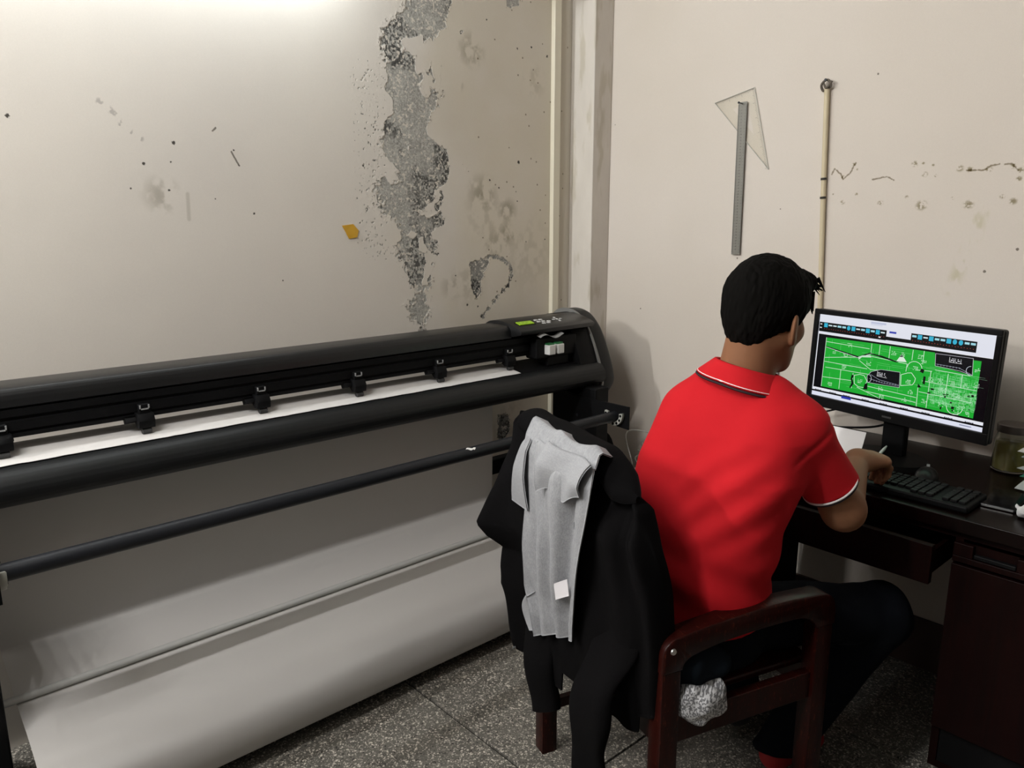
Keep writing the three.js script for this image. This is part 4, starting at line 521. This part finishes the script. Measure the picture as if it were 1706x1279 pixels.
// ---- grey t-shirt hung over the jacket
{
  const heather = dataTex(512, 512, (x, y) => { const n = (fbm(x / 5, y / 14, 3, 701) - 0.5) * 44 + (hash(x, y, 8) - 0.5) * 26 + (fbm(x / 50, y / 50, 3, 705) - 0.5) * 16; return [186 + n, 187 + n, 190 + n]; });
  heather.repeat.set(3, 5);
  const mT = mat(C(0.62, 0.62, 0.63), 0.92, { map: heather, side: THREE.DoubleSide });
  const t0 = thing('grey_tshirt', 'light grey heather t-shirt hung over the black jacket on the chair', 't-shirt');
  // drape: left and right edge (chair z) and distance behind the back posts at each height
  const ROW = [[0.40, -0.14, 0.02, 0.1], [0.44, -0.136, 0.03, 0.1], [0.5, -0.14, 0.052, 0.101], [0.568, -0.155, 0.07, 0.101], [0.69, -0.139, 0.11, 0.1], [0.79, -0.12, 0.143, 0.098], [0.868, -0.117, 0.17, 0.095], [0.93, -0.118, 0.185, 0.086], [0.965, -0.122, 0.178, 0.07], [0.998, -0.126, 0.165, 0.045]];
  const drape = (grow, lift) => (s, t) => {
    const front = t < 0.14, y = front ? lerp(0.955, 0.997, t / 0.14) : lerp(0.997, 0.435 + 0.09 * s, (t - 0.14) / 0.86);
    const [l, r, d] = interp(ROW, y), z = lerp(l, front ? r - 0.06 * (1 - t / 0.14) : r, s), k = front ? 0 : step01(0.14, 0.3, t);
    const fold = (Math.sin((s * 3.1 + 0.4 * noise2(t * 3, 1, 2)) * 6.28) * 0.5 + (noise2(s * 9, t * 3, 12) - 0.5) * 1.8) * 0.015 * k;
    const off = front ? -0.03 + 0.075 * t / 0.14 - 0.006 * Math.sin(s * 9) : d + fold + lift; return V(backX(y) - off, y - (t < 0.2 ? 0.012 * Math.abs(Math.sin(s * 7)) : 0), z);
  };
  mesh('shirt_body', toWorld(sheet(drape(0, 0), 60, 110, 0.0035)), mT, t0);
  // folded sleeve lying over the front with its stitched cuff
  const fl = (s, t) => { const y = lerp(0.975, 0.862 + 0.012 * Math.sin(s * 8) + 0.036 * s, t), z = lerp(lerp(0.0, -0.012, t), lerp(0.183, 0.168, t), s); const [, , d] = interp(ROW, y); return V(backX(y) - d - 0.012 - 0.008 * Math.sin(s * 7 + t * 2) - 0.006 * Math.sin(t * 3.1), y, z); };
  const f = mesh('sleeve', toWorld(sheet(fl, 30, 26, 0.004)), mT, t0);
  mesh('cuff_stitching', toWorld(tube(Array.from({ length: 14 }, (_, i) => fl(i / 13, 0.86).add(V(-0.0012, 0, 0))), 0.0011, 40, 5)), mat(C(0.3, 0.3, 0.31), 0.9), f);
  // side sleeve flaring to the left
  mesh('sleeve', toWorld(sheet((s, t) => { const y = lerp(0.955, 0.763 + 0.02 * s, t), [, , d] = interp(ROW, y); return V(backX(y) - d + 0.014 - 0.018 * s - 0.008 * Math.sin(t * 3), y, lerp(-0.125 - 0.1 * Math.pow(t, 0.8), -0.085 - 0.012 * t, s)); }, 16, 26, 0.004)), mT, t0);
  mesh('shirt_hem_fold', toWorld(sheet((s, t) => { const y = lerp(0.53, 0.44, t) + 0.03 * s; return V(backX(y) - 0.105 - 0.012 * Math.sin(s * 4), y - 0.02 * s * t, lerp(-0.155 - 0.045 * Math.sin(t * 3), -0.13, s)); }, 12, 16, 0.004)), mT, t0);
  mesh('shirt_seam', toWorld(tube(Array.from({ length: 20 }, (_, i) => drape(0, 0.002)(0.2 + 0.03 * Math.sin(i * 0.7), 0.15 + i / 19 * 0.2)), 0.0014, 40, 5)), mat(C(0.16, 0.16, 0.17), 0.9), t0);
  mesh('care_label', toWorld(sheet((s, t) => { const y = 0.65 - t * 0.04 + s * 0.045; return V(backX(y) - 0.116 - 0.004 * Math.sin(s * 3), y, lerp(0.018, 0.09, s)); }, 6, 6, 0.0008)), mat(C(0.8, 0.77, 0.8), 0.6), t0);
}
// ---- things lying on the chair beside the man
{
  const W = (x, y, z) => V(x, y, z).applyAxisAngle(V(0, 1, 0), CH.turn).add(V(...CH.o));
  const isoLocal = (f, lo, hi, c) => { const g = iso(f, lo, hi, c); g.rotateY(CH.turn); g.translate(...CH.o); return g; };
  const silver = dataTex(256, 256, (x, y) => { const v = fbm(x / 7, y / 7, 3, 811) > 0.5 ? 225 : 120; return [v, v, v + 3]; }); silver.repeat.set(9, 9);
  tag(mesh('silver_pouch', isoLocal((x, y, z) => smax(ell(x, y, z, [-0.115, 0.458, 0.268], [0.062, 0.05, 0.045]), -ell(x, y, z, [-0.1, 0.53, 0.268], [0.06, 0.045, 0.036]), 0.02) + (noise3(x * 46, y * 46, z * 46, 5) - 0.5) * 0.016, [-0.2, 0.38, 0.19], [-0.03, 0.57, 0.33], 0.004), mat(C(0.8, 0.8, 0.8), 0.5, { map: silver })), 'crumpled silver-white pouch hanging over the chair seat below the armrest', 'pouch');
  tag(mesh('navy_cloth', isoLocal((x, y, z) => ell(x, y, z, [-0.1, 0.52, 0.243], [0.075, 0.05, 0.038]) + (noise3(x * 22, y * 22, z * 22, 7) - 0.5) * 0.03, [-0.2, 0.44, 0.15], [0.03, 0.61, 0.31], 0.006), matte(C(0.008, 0.012, 0.017), 0.9)), 'dark navy bundled cloth on the chair seat above the silver pouch', 'cloth');
  tag(mesh('grey_bag', isoLocal((x, y, z) => ell(x, y, z, [-0.165, 0.505, 0.145], [0.035, 0.055, 0.06]) + (noise3(x * 24, y * 24, z * 24, 11) - 0.5) * 0.02, [-0.23, 0.43, 0.06], [-0.1, 0.59, 0.24], 0.006), mat(C(0.03, 0.028, 0.03), 0.8)), 'small dark grey bag on the rear corner of the chair seat', 'bag');
}

// =====================================================================  the man at the desk
{
  const man = thing('person', 'man in a red polo shirt sitting at the desk with his back to the viewer', 'person');
  const mSkin = phys(C(0.235, 0.108, 0.056), 0.6, { specularIntensity: 0.35 }), mRed = matte(C(0.5, 0.0105, 0.0165), 0.85, 0.3), mHair = matte(C(0.003, 0.0026, 0.0022), 0.85, 0.12), mNavy = matte(C(0.005, 0.006, 0.009), 0.92, 0.15), mWhite = mat(C(0.75, 0.72, 0.72), 0.7), mInk = mat(C(0.02, 0.008, 0.012), 0.8);
  // joints
  const J = { shR: [1.53, 1.0, -0.785], elR: [1.645, 0.808, -0.722], wrR: [1.885, 0.85, -0.805], shL: [1.505, 1.0, -1.036], elL: [1.63, 0.8, -1.1], wrL: [1.9, 0.79, -1.1], hipR: [1.46, 0.54, -0.905], hipL: [1.46, 0.54, -1.075], knR: [1.9, 0.468, -0.715], knL: [1.86, 0.5, -1.1], anR: [1.73, 0.11, -0.875], anL: [1.79, 0.13, -1.03], neck: [1.515, 1.09, -0.912], head: [1.553, 1.24, -0.893] };
  // torso: rows of height -> centre x, centre z, half width between the round sides, radius
  const T = [[0.42, 1.44, -0.99, 0.066, 0.108], [0.55, 1.435, -0.988, 0.066, 0.11], [0.66, 1.43, -0.97, 0.066, 0.106], [0.78, 1.442, -0.951, 0.07, 0.104], [0.9, 1.472, -0.933, 0.08, 0.106], [0.99, 1.497, -0.92, 0.082, 0.094], [1.04, 1.508, -0.916, 0.076, 0.08], [1.1, 1.516, -0.913, 0.05, 0.06]];
  const torso = (x, y, z, g) => { const [cx, cz, hw, r] = interp(T, y); const dz = Math.max(Math.abs(z - cz) - hw, 0), d = Math.hypot((x - cx), dz) - r - g; return smax(smax(d, y - 1.07, 0.06), 0.455 - y, 0.02); };
  // ---- head in its own frame (f forward, u up, r right)
  const yaw = 0.05, pit = -0.2, Hc = V(...J.head); const hf = V(Math.cos(pit) * Math.cos(yaw), Math.sin(pit), Math.cos(pit) * Math.sin(yaw)), hr = V(-Math.sin(yaw), 0, Math.cos(yaw)), hu = hr.clone().cross(hf);
  const toHead = (x, y, z) => { const a = x - Hc.x, b = y - Hc.y, c = z - Hc.z; return [a * hf.x + b * hf.y + c * hf.z, a * hu.x + b * hu.y + c * hu.z, a * hr.x + b * hr.y + c * hr.z]; };
  const fromHead = (f, u, r) => [Hc.x + hf.x * f + hu.x * u + hr.x * r, Hc.y + hf.y * f + hu.y * u + hr.y * r, Hc.z + hf.z * f + hu.z * u + hr.z * r];
  const headSDF = (f, u, r) => {
    const ar = Math.abs(r); let d = ell(f, u, r, [-0.004, 0.028, 0], [0.094, 0.085, 0.072]);
    d = smin(d, ell(f, u, r, [0.022, -0.04, 0], [0.07, 0.078, 0.059]), 0.03); d = smin(d, rc(f, u, ar, [-0.005, -0.055, 0.052], [0.058, -0.1, 0.02], 0.017, 0.02), 0.03);
    d = smin(d, ell(f, u, r, [0.072, -0.104, 0], [0.022, 0.018, 0.024]), 0.02); d = smin(d, rc(f, u, ar, [0.083, 0.02, 0.012], [0.074, 0.022, 0.042], 0.01, 0.009), 0.018);
    d = smin(d, rc(f, u, r, [0.088, 0.0, 0], [0.106, -0.036, 0], 0.008, 0.012), 0.012); d = smin(d, ell(f, u, ar, [0.096, -0.04, 0.012], [0.011, 0.009, 0.009]), 0.008);
    d = smax(d, -ell(f, u, ar, [0.093, -0.003, 0.033], [0.014, 0.01, 0.016]), 0.012); d = smin(d, ell(f, u, ar, [0.078, -0.003, 0.032], [0.012, 0.011, 0.012]), 0.003);
    d = smin(d, rc(f, u, ar, [0.092, -0.067, 0], [0.082, -0.067, 0.022], 0.0065, 0.004), 0.006); d = smin(d, rc(f, u, ar, [0.09, -0.079, 0], [0.081, -0.077, 0.018], 0.007, 0.004), 0.006);
    d = smin(d, ell(f, u, ar, [0.06, -0.03, 0.045], [0.02, 0.02, 0.015]), 0.02);
    // ears
    const ex = f + 0.008 - (u + 0.03) * -0.15, eu = u + 0.028, er = ar - 0.078 - (0.0 - f) * 0.35; let e = ell(ex, eu, er, [0, 0, 0], [0.018, 0.032, 0.008]); e = smax(e, -ell(ex, eu, er, [0.003, 0.003, 0.009], [0.011, 0.02, 0.006]), 0.004); e = smin(e, ell(ex, eu, er, [0.006, -0.024, -0.002], [0.008, 0.01, 0.006]), 0.006); d = smin(d, e, 0.008);
    return d;
  };
  const nk0 = fromHead(-0.03, -0.05, 0);
  const neckSDF = (x, y, z) => rc(x, y, z, J.neck, nk0, 0.062, 0.056);
  const headG = iso((x, y, z) => { const [f, u, r] = toHead(x, y, z); return smin(headSDF(f, u, r), neckSDF(x, y, z), 0.025); }, [Hc.x - 0.16, 1.07, Hc.z - 0.13], [Hc.x + 0.15, 1.41, Hc.z + 0.13], 0.0034);
  // ---- hands
  const hand = (wr, el, opt) => { // chain of bones for one hand; returns an sdf
    const w = V(...wr), d = w.clone().sub(V(...el)).normalize(); const F = opt.fwd.clone().normalize(), up = opt.up.clone().sub(F.clone().multiplyScalar(opt.up.dot(F))).normalize(), lat = F.clone().cross(up).multiplyScalar(opt.side); // lat points to the thumb side
    const at = (f, u, l) => { const q = w.clone().addScaledVector(F, f).addScaledVector(up, u).addScaledVector(lat, l); return [q.x, q.y, q.z]; };
    const B = []; B.push([wr, at(0.03, 0, 0), 0.026, 0.027]); for (const l of [-0.026, -0.009, 0.009, 0.026]) B.push([at(0.015, 0, l * 0.6), at(0.082 - Math.abs(l) * 0.18, 0.005, l), 0.016, 0.0125]);
    const fing = [[-0.029, 0.072, 0.030, 0.0078], [-0.010, 0.080, 0.038, 0.0086], [0.010, 0.082, 0.040, 0.0088], [0.029, 0.079, 0.037, 0.0086]], chains = [];
    fing.forEach(([l, f0, L, r], i) => { let p = [f0, 0.004, l], ang = -opt.curl[0], segs = [L, L * 0.66, L * 0.5], ch = []; for (let k = 0; k < 3; k++) { const q = [p[0] + Math.cos(ang) * segs[k], p[1] + Math.sin(ang) * segs[k], p[2] - l * 0.08]; ch.push([at(...p), at(...q), r * (1.1 - k * 0.09), r * (1.02 - k * 0.1)]); p = q; ang -= opt.curl[1 + Math.min(k, 1)]; } chains.push(ch); });
    const th = [[0.012, -0.004, 0.024], [0.042, -0.018, 0.042], [0.072, -0.028, 0.036], [0.094, -0.03, 0.024]].map((q) => at(...q)); chains.push([[th[0], th[1], 0.015, 0.0125], [th[1], th[2], 0.011, 0.0095], [th[2], th[3], 0.0095, 0.008]]);
    return { sdf: (x, y, z) => { let v = 1e9; for (const b of B) v = smin(v, rc(x, y, z, ...b), 0.018); let best = v; for (const ch of chains) { let c = 1e9; for (const b of ch) c = smin(c, rc(x, y, z, ...b), 0.006); best = smin(best, c, 0.006); } return smin(best, rc(x, y, z, el, wr, 0.043, 0.027), 0.02); }, c: at(0.06, -0.02, 0) };
  };
  const hR = hand(J.wrR, J.elR, { fwd: V(0.9, -0.12, 0.22), up: V(0.1, 1, 0.1), side: -1, curl: [0.6, 0.8, 0.6] });
  const hL = hand(J.wrL, J.elL, { fwd: V(0.95, -0.1, 0.3), up: V(0, 1, 0), side: 1, curl: [0.35, 0.4, 0.3] });
  const around = (c, r) => [c.map((v) => v - r), c.map((v) => v + r)];
  const handG = [hR, hL].map((h) => iso(h.sdf, ...around(h.c, 0.115), 0.0032));
  // ---- bare body below: arms and trunk in one field
  const bodyG = iso((x, y, z) => { let d = torso(x, y, z, -0.012); for (const [s, e, w] of [[J.shR, J.elR, J.wrR], [J.shL, J.elL, J.wrL]]) d = smin(d, smin(rc(x, y, z, s, e, 0.05, 0.042), rc(x, y, z, e, w, 0.0435, 0.0275), 0.03), 0.03); d = smin(d, neckSDF(x, y, z), 0.04); for (const [h, k, a] of [[J.hipR, J.knR, J.anR], [J.hipL, J.knL, J.anL]]) d = smin(d, smin(rc(x, y, z, h, k, 0.07, 0.05), rc(x, y, z, k, a, 0.048, 0.033), 0.03), 0.03); return d; }, [1.24, 0.06, -1.3], [2.0, 1.16, -0.55], 0.0105);
  mesh('body', [bodyG, headG, ...handG], mSkin, man);
  // ---- hair
  const hair = iso((x, y, z) => {
    const [f, u, r] = toHead(x, y, z), ar = Math.abs(r); const strand = (noise3(f * 50, u * 18, r * 50, 21) - 0.5) * 0.004 + (noise3(f * 190, u * 50, r * 190, 25) - 0.5) * 0.0035;
    let d = ell(f, u, r, [-0.006, 0.03, 0], [0.109, 0.099, 0.086]); d = smin(d, ell(f, u, r, [-0.05, -0.028, 0], [0.05, 0.062, 0.056]), 0.03); d = smin(d, ell(f, u, r, [0.085, 0.085, 0.01], [0.032, 0.024, 0.045]), 0.03);
    d += strand; // hairline: low at the nape, over the ears, up to the forehead
    const line = f < -0.02 ? -0.088 + (f + 0.1) * 0.25 : f < 0.03 ? lerp(-0.07, -0.0, (f + 0.02) / 0.05) : lerp(0.0, 0.058, clamp((f - 0.03) / 0.05)); const ear = f > -0.03 && f < 0.03 && ar > 0.05 ? 0.004 : 0;
    d = smax(d, line + ear + strand * 1.5 - u, 0.008); return d;
  }, [Hc.x - 0.15, 1.12, Hc.z - 0.12], [Hc.x + 0.16, 1.41, Hc.z + 0.12], 0.0034);
  const hm = mesh('hair', hair, mHair, man);
  const tufts = []; { const R = rng(44); for (let i = 0; i < 34; i++) { const r = -0.05 + R() * 0.105, a = fromHead(0.078 + R() * 0.02, 0.075 + R() * 0.025, r), b = fromHead(0.112 + R() * 0.018, 0.06 + R() * 0.02, r + 0.008 + R() * 0.01); tufts.push(cyl(V(...a), V(...b), 0.0048, 0.0006, 6)); } for (let i = 0; i < 26; i++) { const r = 0.062 + R() * 0.012, f = 0.05 + R() * 0.03, a = fromHead(f, 0.045 + R() * 0.02, r - f * 0.2), b = fromHead(f + 0.012, 0.015 + R() * 0.014, r - f * 0.18); tufts.push(cyl(V(...a), V(...b), 0.004, 0.0006, 6)); } }
  mesh('fringe', tufts, mHair, hm);
  // ---- polo shirt
  const mid = (a, b, t) => a.map((v, i) => lerp(v, b[i], t)); const endR = mid(J.shR, J.elR, 0.72), endL = mid(J.shL, J.elL, 0.72), dR = V(...J.elR).sub(V(...J.shR)).normalize(), dL = V(...J.elL).sub(V(...J.shL)).normalize();
  const sleeve = (x, y, z, s, e, end, d) => smax(rc(x, y, z, s, e, 0.061, 0.059), (x - end[0]) * d.x + (y - end[1]) * d.y + (z - end[2]) * d.z, 0.004);
  const nb = V(1.508, 1.105, -0.914);
  const shirtF = (x, y, z) => {
    let d = torso(x, y, z, 0.012);
    // slack cloth at the small of the back and over the hips
    const sag = step01(0.8, 0.6, y) * 0.005; d -= sag;
    d = smin(d, rc(x, y, z, [1.51, 1.045, -0.985], J.shL, 0.064, 0.062), 0.03); d = smin(d, rc(x, y, z, [1.515, 1.045, -0.845], J.shR, 0.064, 0.062), 0.03);
    d = smin(d, rc(x, y, z, [1.512, 1.06, -0.913], [1.508, 1.03, -0.915], 0.072, 0.085), 0.03);
    d = smin(d, sleeve(x, y, z, J.shR, J.elR, endR, dR), 0.028); d = smin(d, sleeve(x, y, z, J.shL, J.elL, endL, dL), 0.028);
    // soft folds: drag lines below the right shoulder blade and rolls at the waist
    d += 0.003 * Math.sin((y - z * 0.8) * 70 + 4 * noise2(z * 7, y * 7, 6)) * step01(0.17, 0.05, Math.hypot(y - 0.86, z + 0.83)) * step01(1.46, 1.4, x);
    d += 0.0045 * Math.sin(y * 52 + z * 16 + 5 * noise2(z * 8, y * 8, 3)) * step01(0.84, 0.68, y) + (noise3(x * 9, y * 6, z * 9, 17) - 0.5) * 0.012;
    // stitched armhole seams
    for (const [S, D] of [[J.shR, dR], [J.shL, dL]]) { const q = (x - S[0]) * D.x + (y - S[1]) * D.y + (z - S[2]) * D.z, w = Math.hypot(x - S[0], y - S[1], z - S[2]); if (w < 0.12) d += 0.0035 * Math.exp(-(((q - 0.012) / 0.007) ** 2)) * step01(0.12, 0.09, w); }
    d = smax(d, (0.555 + 0.03 * Math.sin(z * 9 + 1)) - y, 0.006); // hem
    d = smax(d, -rc(x, y, z, J.neck, nk0, 0.066, 0.06), 0.006); return d;
  };
  const shirt = mesh('polo_shirt', iso(shirtF, [1.23, 0.5, -1.3], [1.78, 1.16, -0.6], 0.0072), mRed, man);
  // collar: a folded band round the neck, lower edge with a dark and a white stripe
  const ax = V(...nk0).sub(V(...J.neck)).normalize(), e1 = V(1, 0, 0).sub(ax.clone().multiplyScalar(ax.x)).normalize(), e2 = ax.clone().cross(e1);
  const colP = (a, t) => { const back = 0.5 + 0.5 * Math.cos(a - Math.PI), rad = lerp(0.0665, 0.092, t), hgt = lerp(0.046, 0.008, t) + (back - 0.5) * 0.02 - 0.01 * (1 - back); const dir = e1.clone().multiplyScalar(Math.cos(a)).addScaledVector(e2, Math.sin(a)); return V(1.512, 1.085, -0.913).addScaledVector(ax, hgt).addScaledVector(dir, rad + 0.012 * t * Math.abs(Math.sin(a))); };
  const A0 = 0.3, A1 = Math.PI * 2 - 0.3; const col = mesh('collar', sheet((s, t) => { const a = lerp(A0, A1, s); if (t < 0.4) return colP(a, 0).addScaledVector(ax, -0.03 * (1 - t / 0.4)); return colP(a, (t - 0.4) / 0.6); }, 70, 16, 0.003), mRed, shirt);
  const ring = (t, dr, dh) => Array.from({ length: 48 }, (_, i) => { const a = lerp(A0, A1, i / 47), p = colP(a, t); const c = V(1.512, 1.085, -0.913); return p.addScaledVector(p.clone().sub(c).normalize(), dr).addScaledVector(ax, dh); });
  mesh('white_stripe', tube(ring(0.93, 0.0012, 0), 0.0024, 120, 6), mWhite, shirt); mesh('dark_stripe', tube(ring(1.02, 0.0005, -0.003), 0.0026, 120, 6), mInk, shirt);
  const cuff = (end, d, r, rr, off, m, n) => { const a = V(0, 1, 0).cross(d).normalize(), b = d.clone().cross(a), c = V(...end).addScaledVector(d, off); mesh(n, tube(Array.from({ length: 24 }, (_, i) => { const q = i / 24 * 6.283; return c.clone().addScaledVector(a, Math.cos(q) * r).addScaledVector(b, Math.sin(q) * r); }), rr, 80, 6, true), m, shirt); };
  for (const [e, d] of [[endR, dR], [endL, dL]]) { cuff(e, d, 0.0602, 0.0024, -0.007, mWhite, 'white_stripe'); cuff(e, d, 0.0588, 0.0022, -0.001, mInk, 'dark_stripe'); }
  // ---- trousers
  mesh('trousers', iso((x, y, z) => {
    let d = smax(torso(x, y, z, 0.004), y - 0.6, 0.02); for (const [h, k, a] of [[J.hipR, J.knR, J.anR], [J.hipL, J.knL, J.anL]]) d = smin(d, smin(rc(x, y, z, h, k, 0.084, 0.07), smax(rc(x, y, z, k, [a[0] - 0.01, a[1] - 0.05, a[2]], 0.07, 0.058), a[1] - 0.035 - y, 0.006), 0.03), 0.05);
    return smax(d, 0.453 - y + (x > 1.72 || y < 0.3 ? -9 : 0), 0.01) + (noise3(x * 16, y * 14, z * 16, 33) - 0.5) * 0.014;
  }, [1.26, 0.03, -1.24], [1.99, 0.66, -0.52], 0.0095), mNavy, man);
  // ---- footwear: heels raised, toes on the floor
  const shoe = (an, dir, name, m, label) => { const d = V(dir[0], 0, dir[1]).normalize(), q = (f, u) => [an[0] + d.x * f, u, an[2] + d.z * f]; const g = iso((x, y, z) => { let v = smin(rc(x, y, z, q(-0.012, an[1] - 0.055), q(0.05, an[1] - 0.055), 0.036, 0.038), rc(x, y, z, q(0.05, an[1] - 0.055), q(0.17, 0.028), 0.038, 0.03), 0.02); v = smin(v, rc(x, y, z, [an[0], an[1] - 0.05, an[2]], [an[0], an[1] - 0.03, an[2]], 0.036, 0.036), 0.02); return smax(v, 0.002 - y, 0.004); }, [an[0] - 0.24, -0.004, an[2] - 0.24], [an[0] + 0.24, an[1] + 0.08, an[2] + 0.24], 0.007); const o = mesh(name, g, m, man); o.userData.label = label; return o; };
  const sR = shoe(J.anR, [0.97, 0.1], 'shoe', mat(C(0.3, 0.008, 0.01), 0.7), 'red shoe on the right foot'); const sL = shoe(J.anL, [0.97, -0.15], 'shoe', mat(C(0.012, 0.012, 0.013), 0.6), 'dark shoe on the left foot');
}

renderer.render(scene, camera);
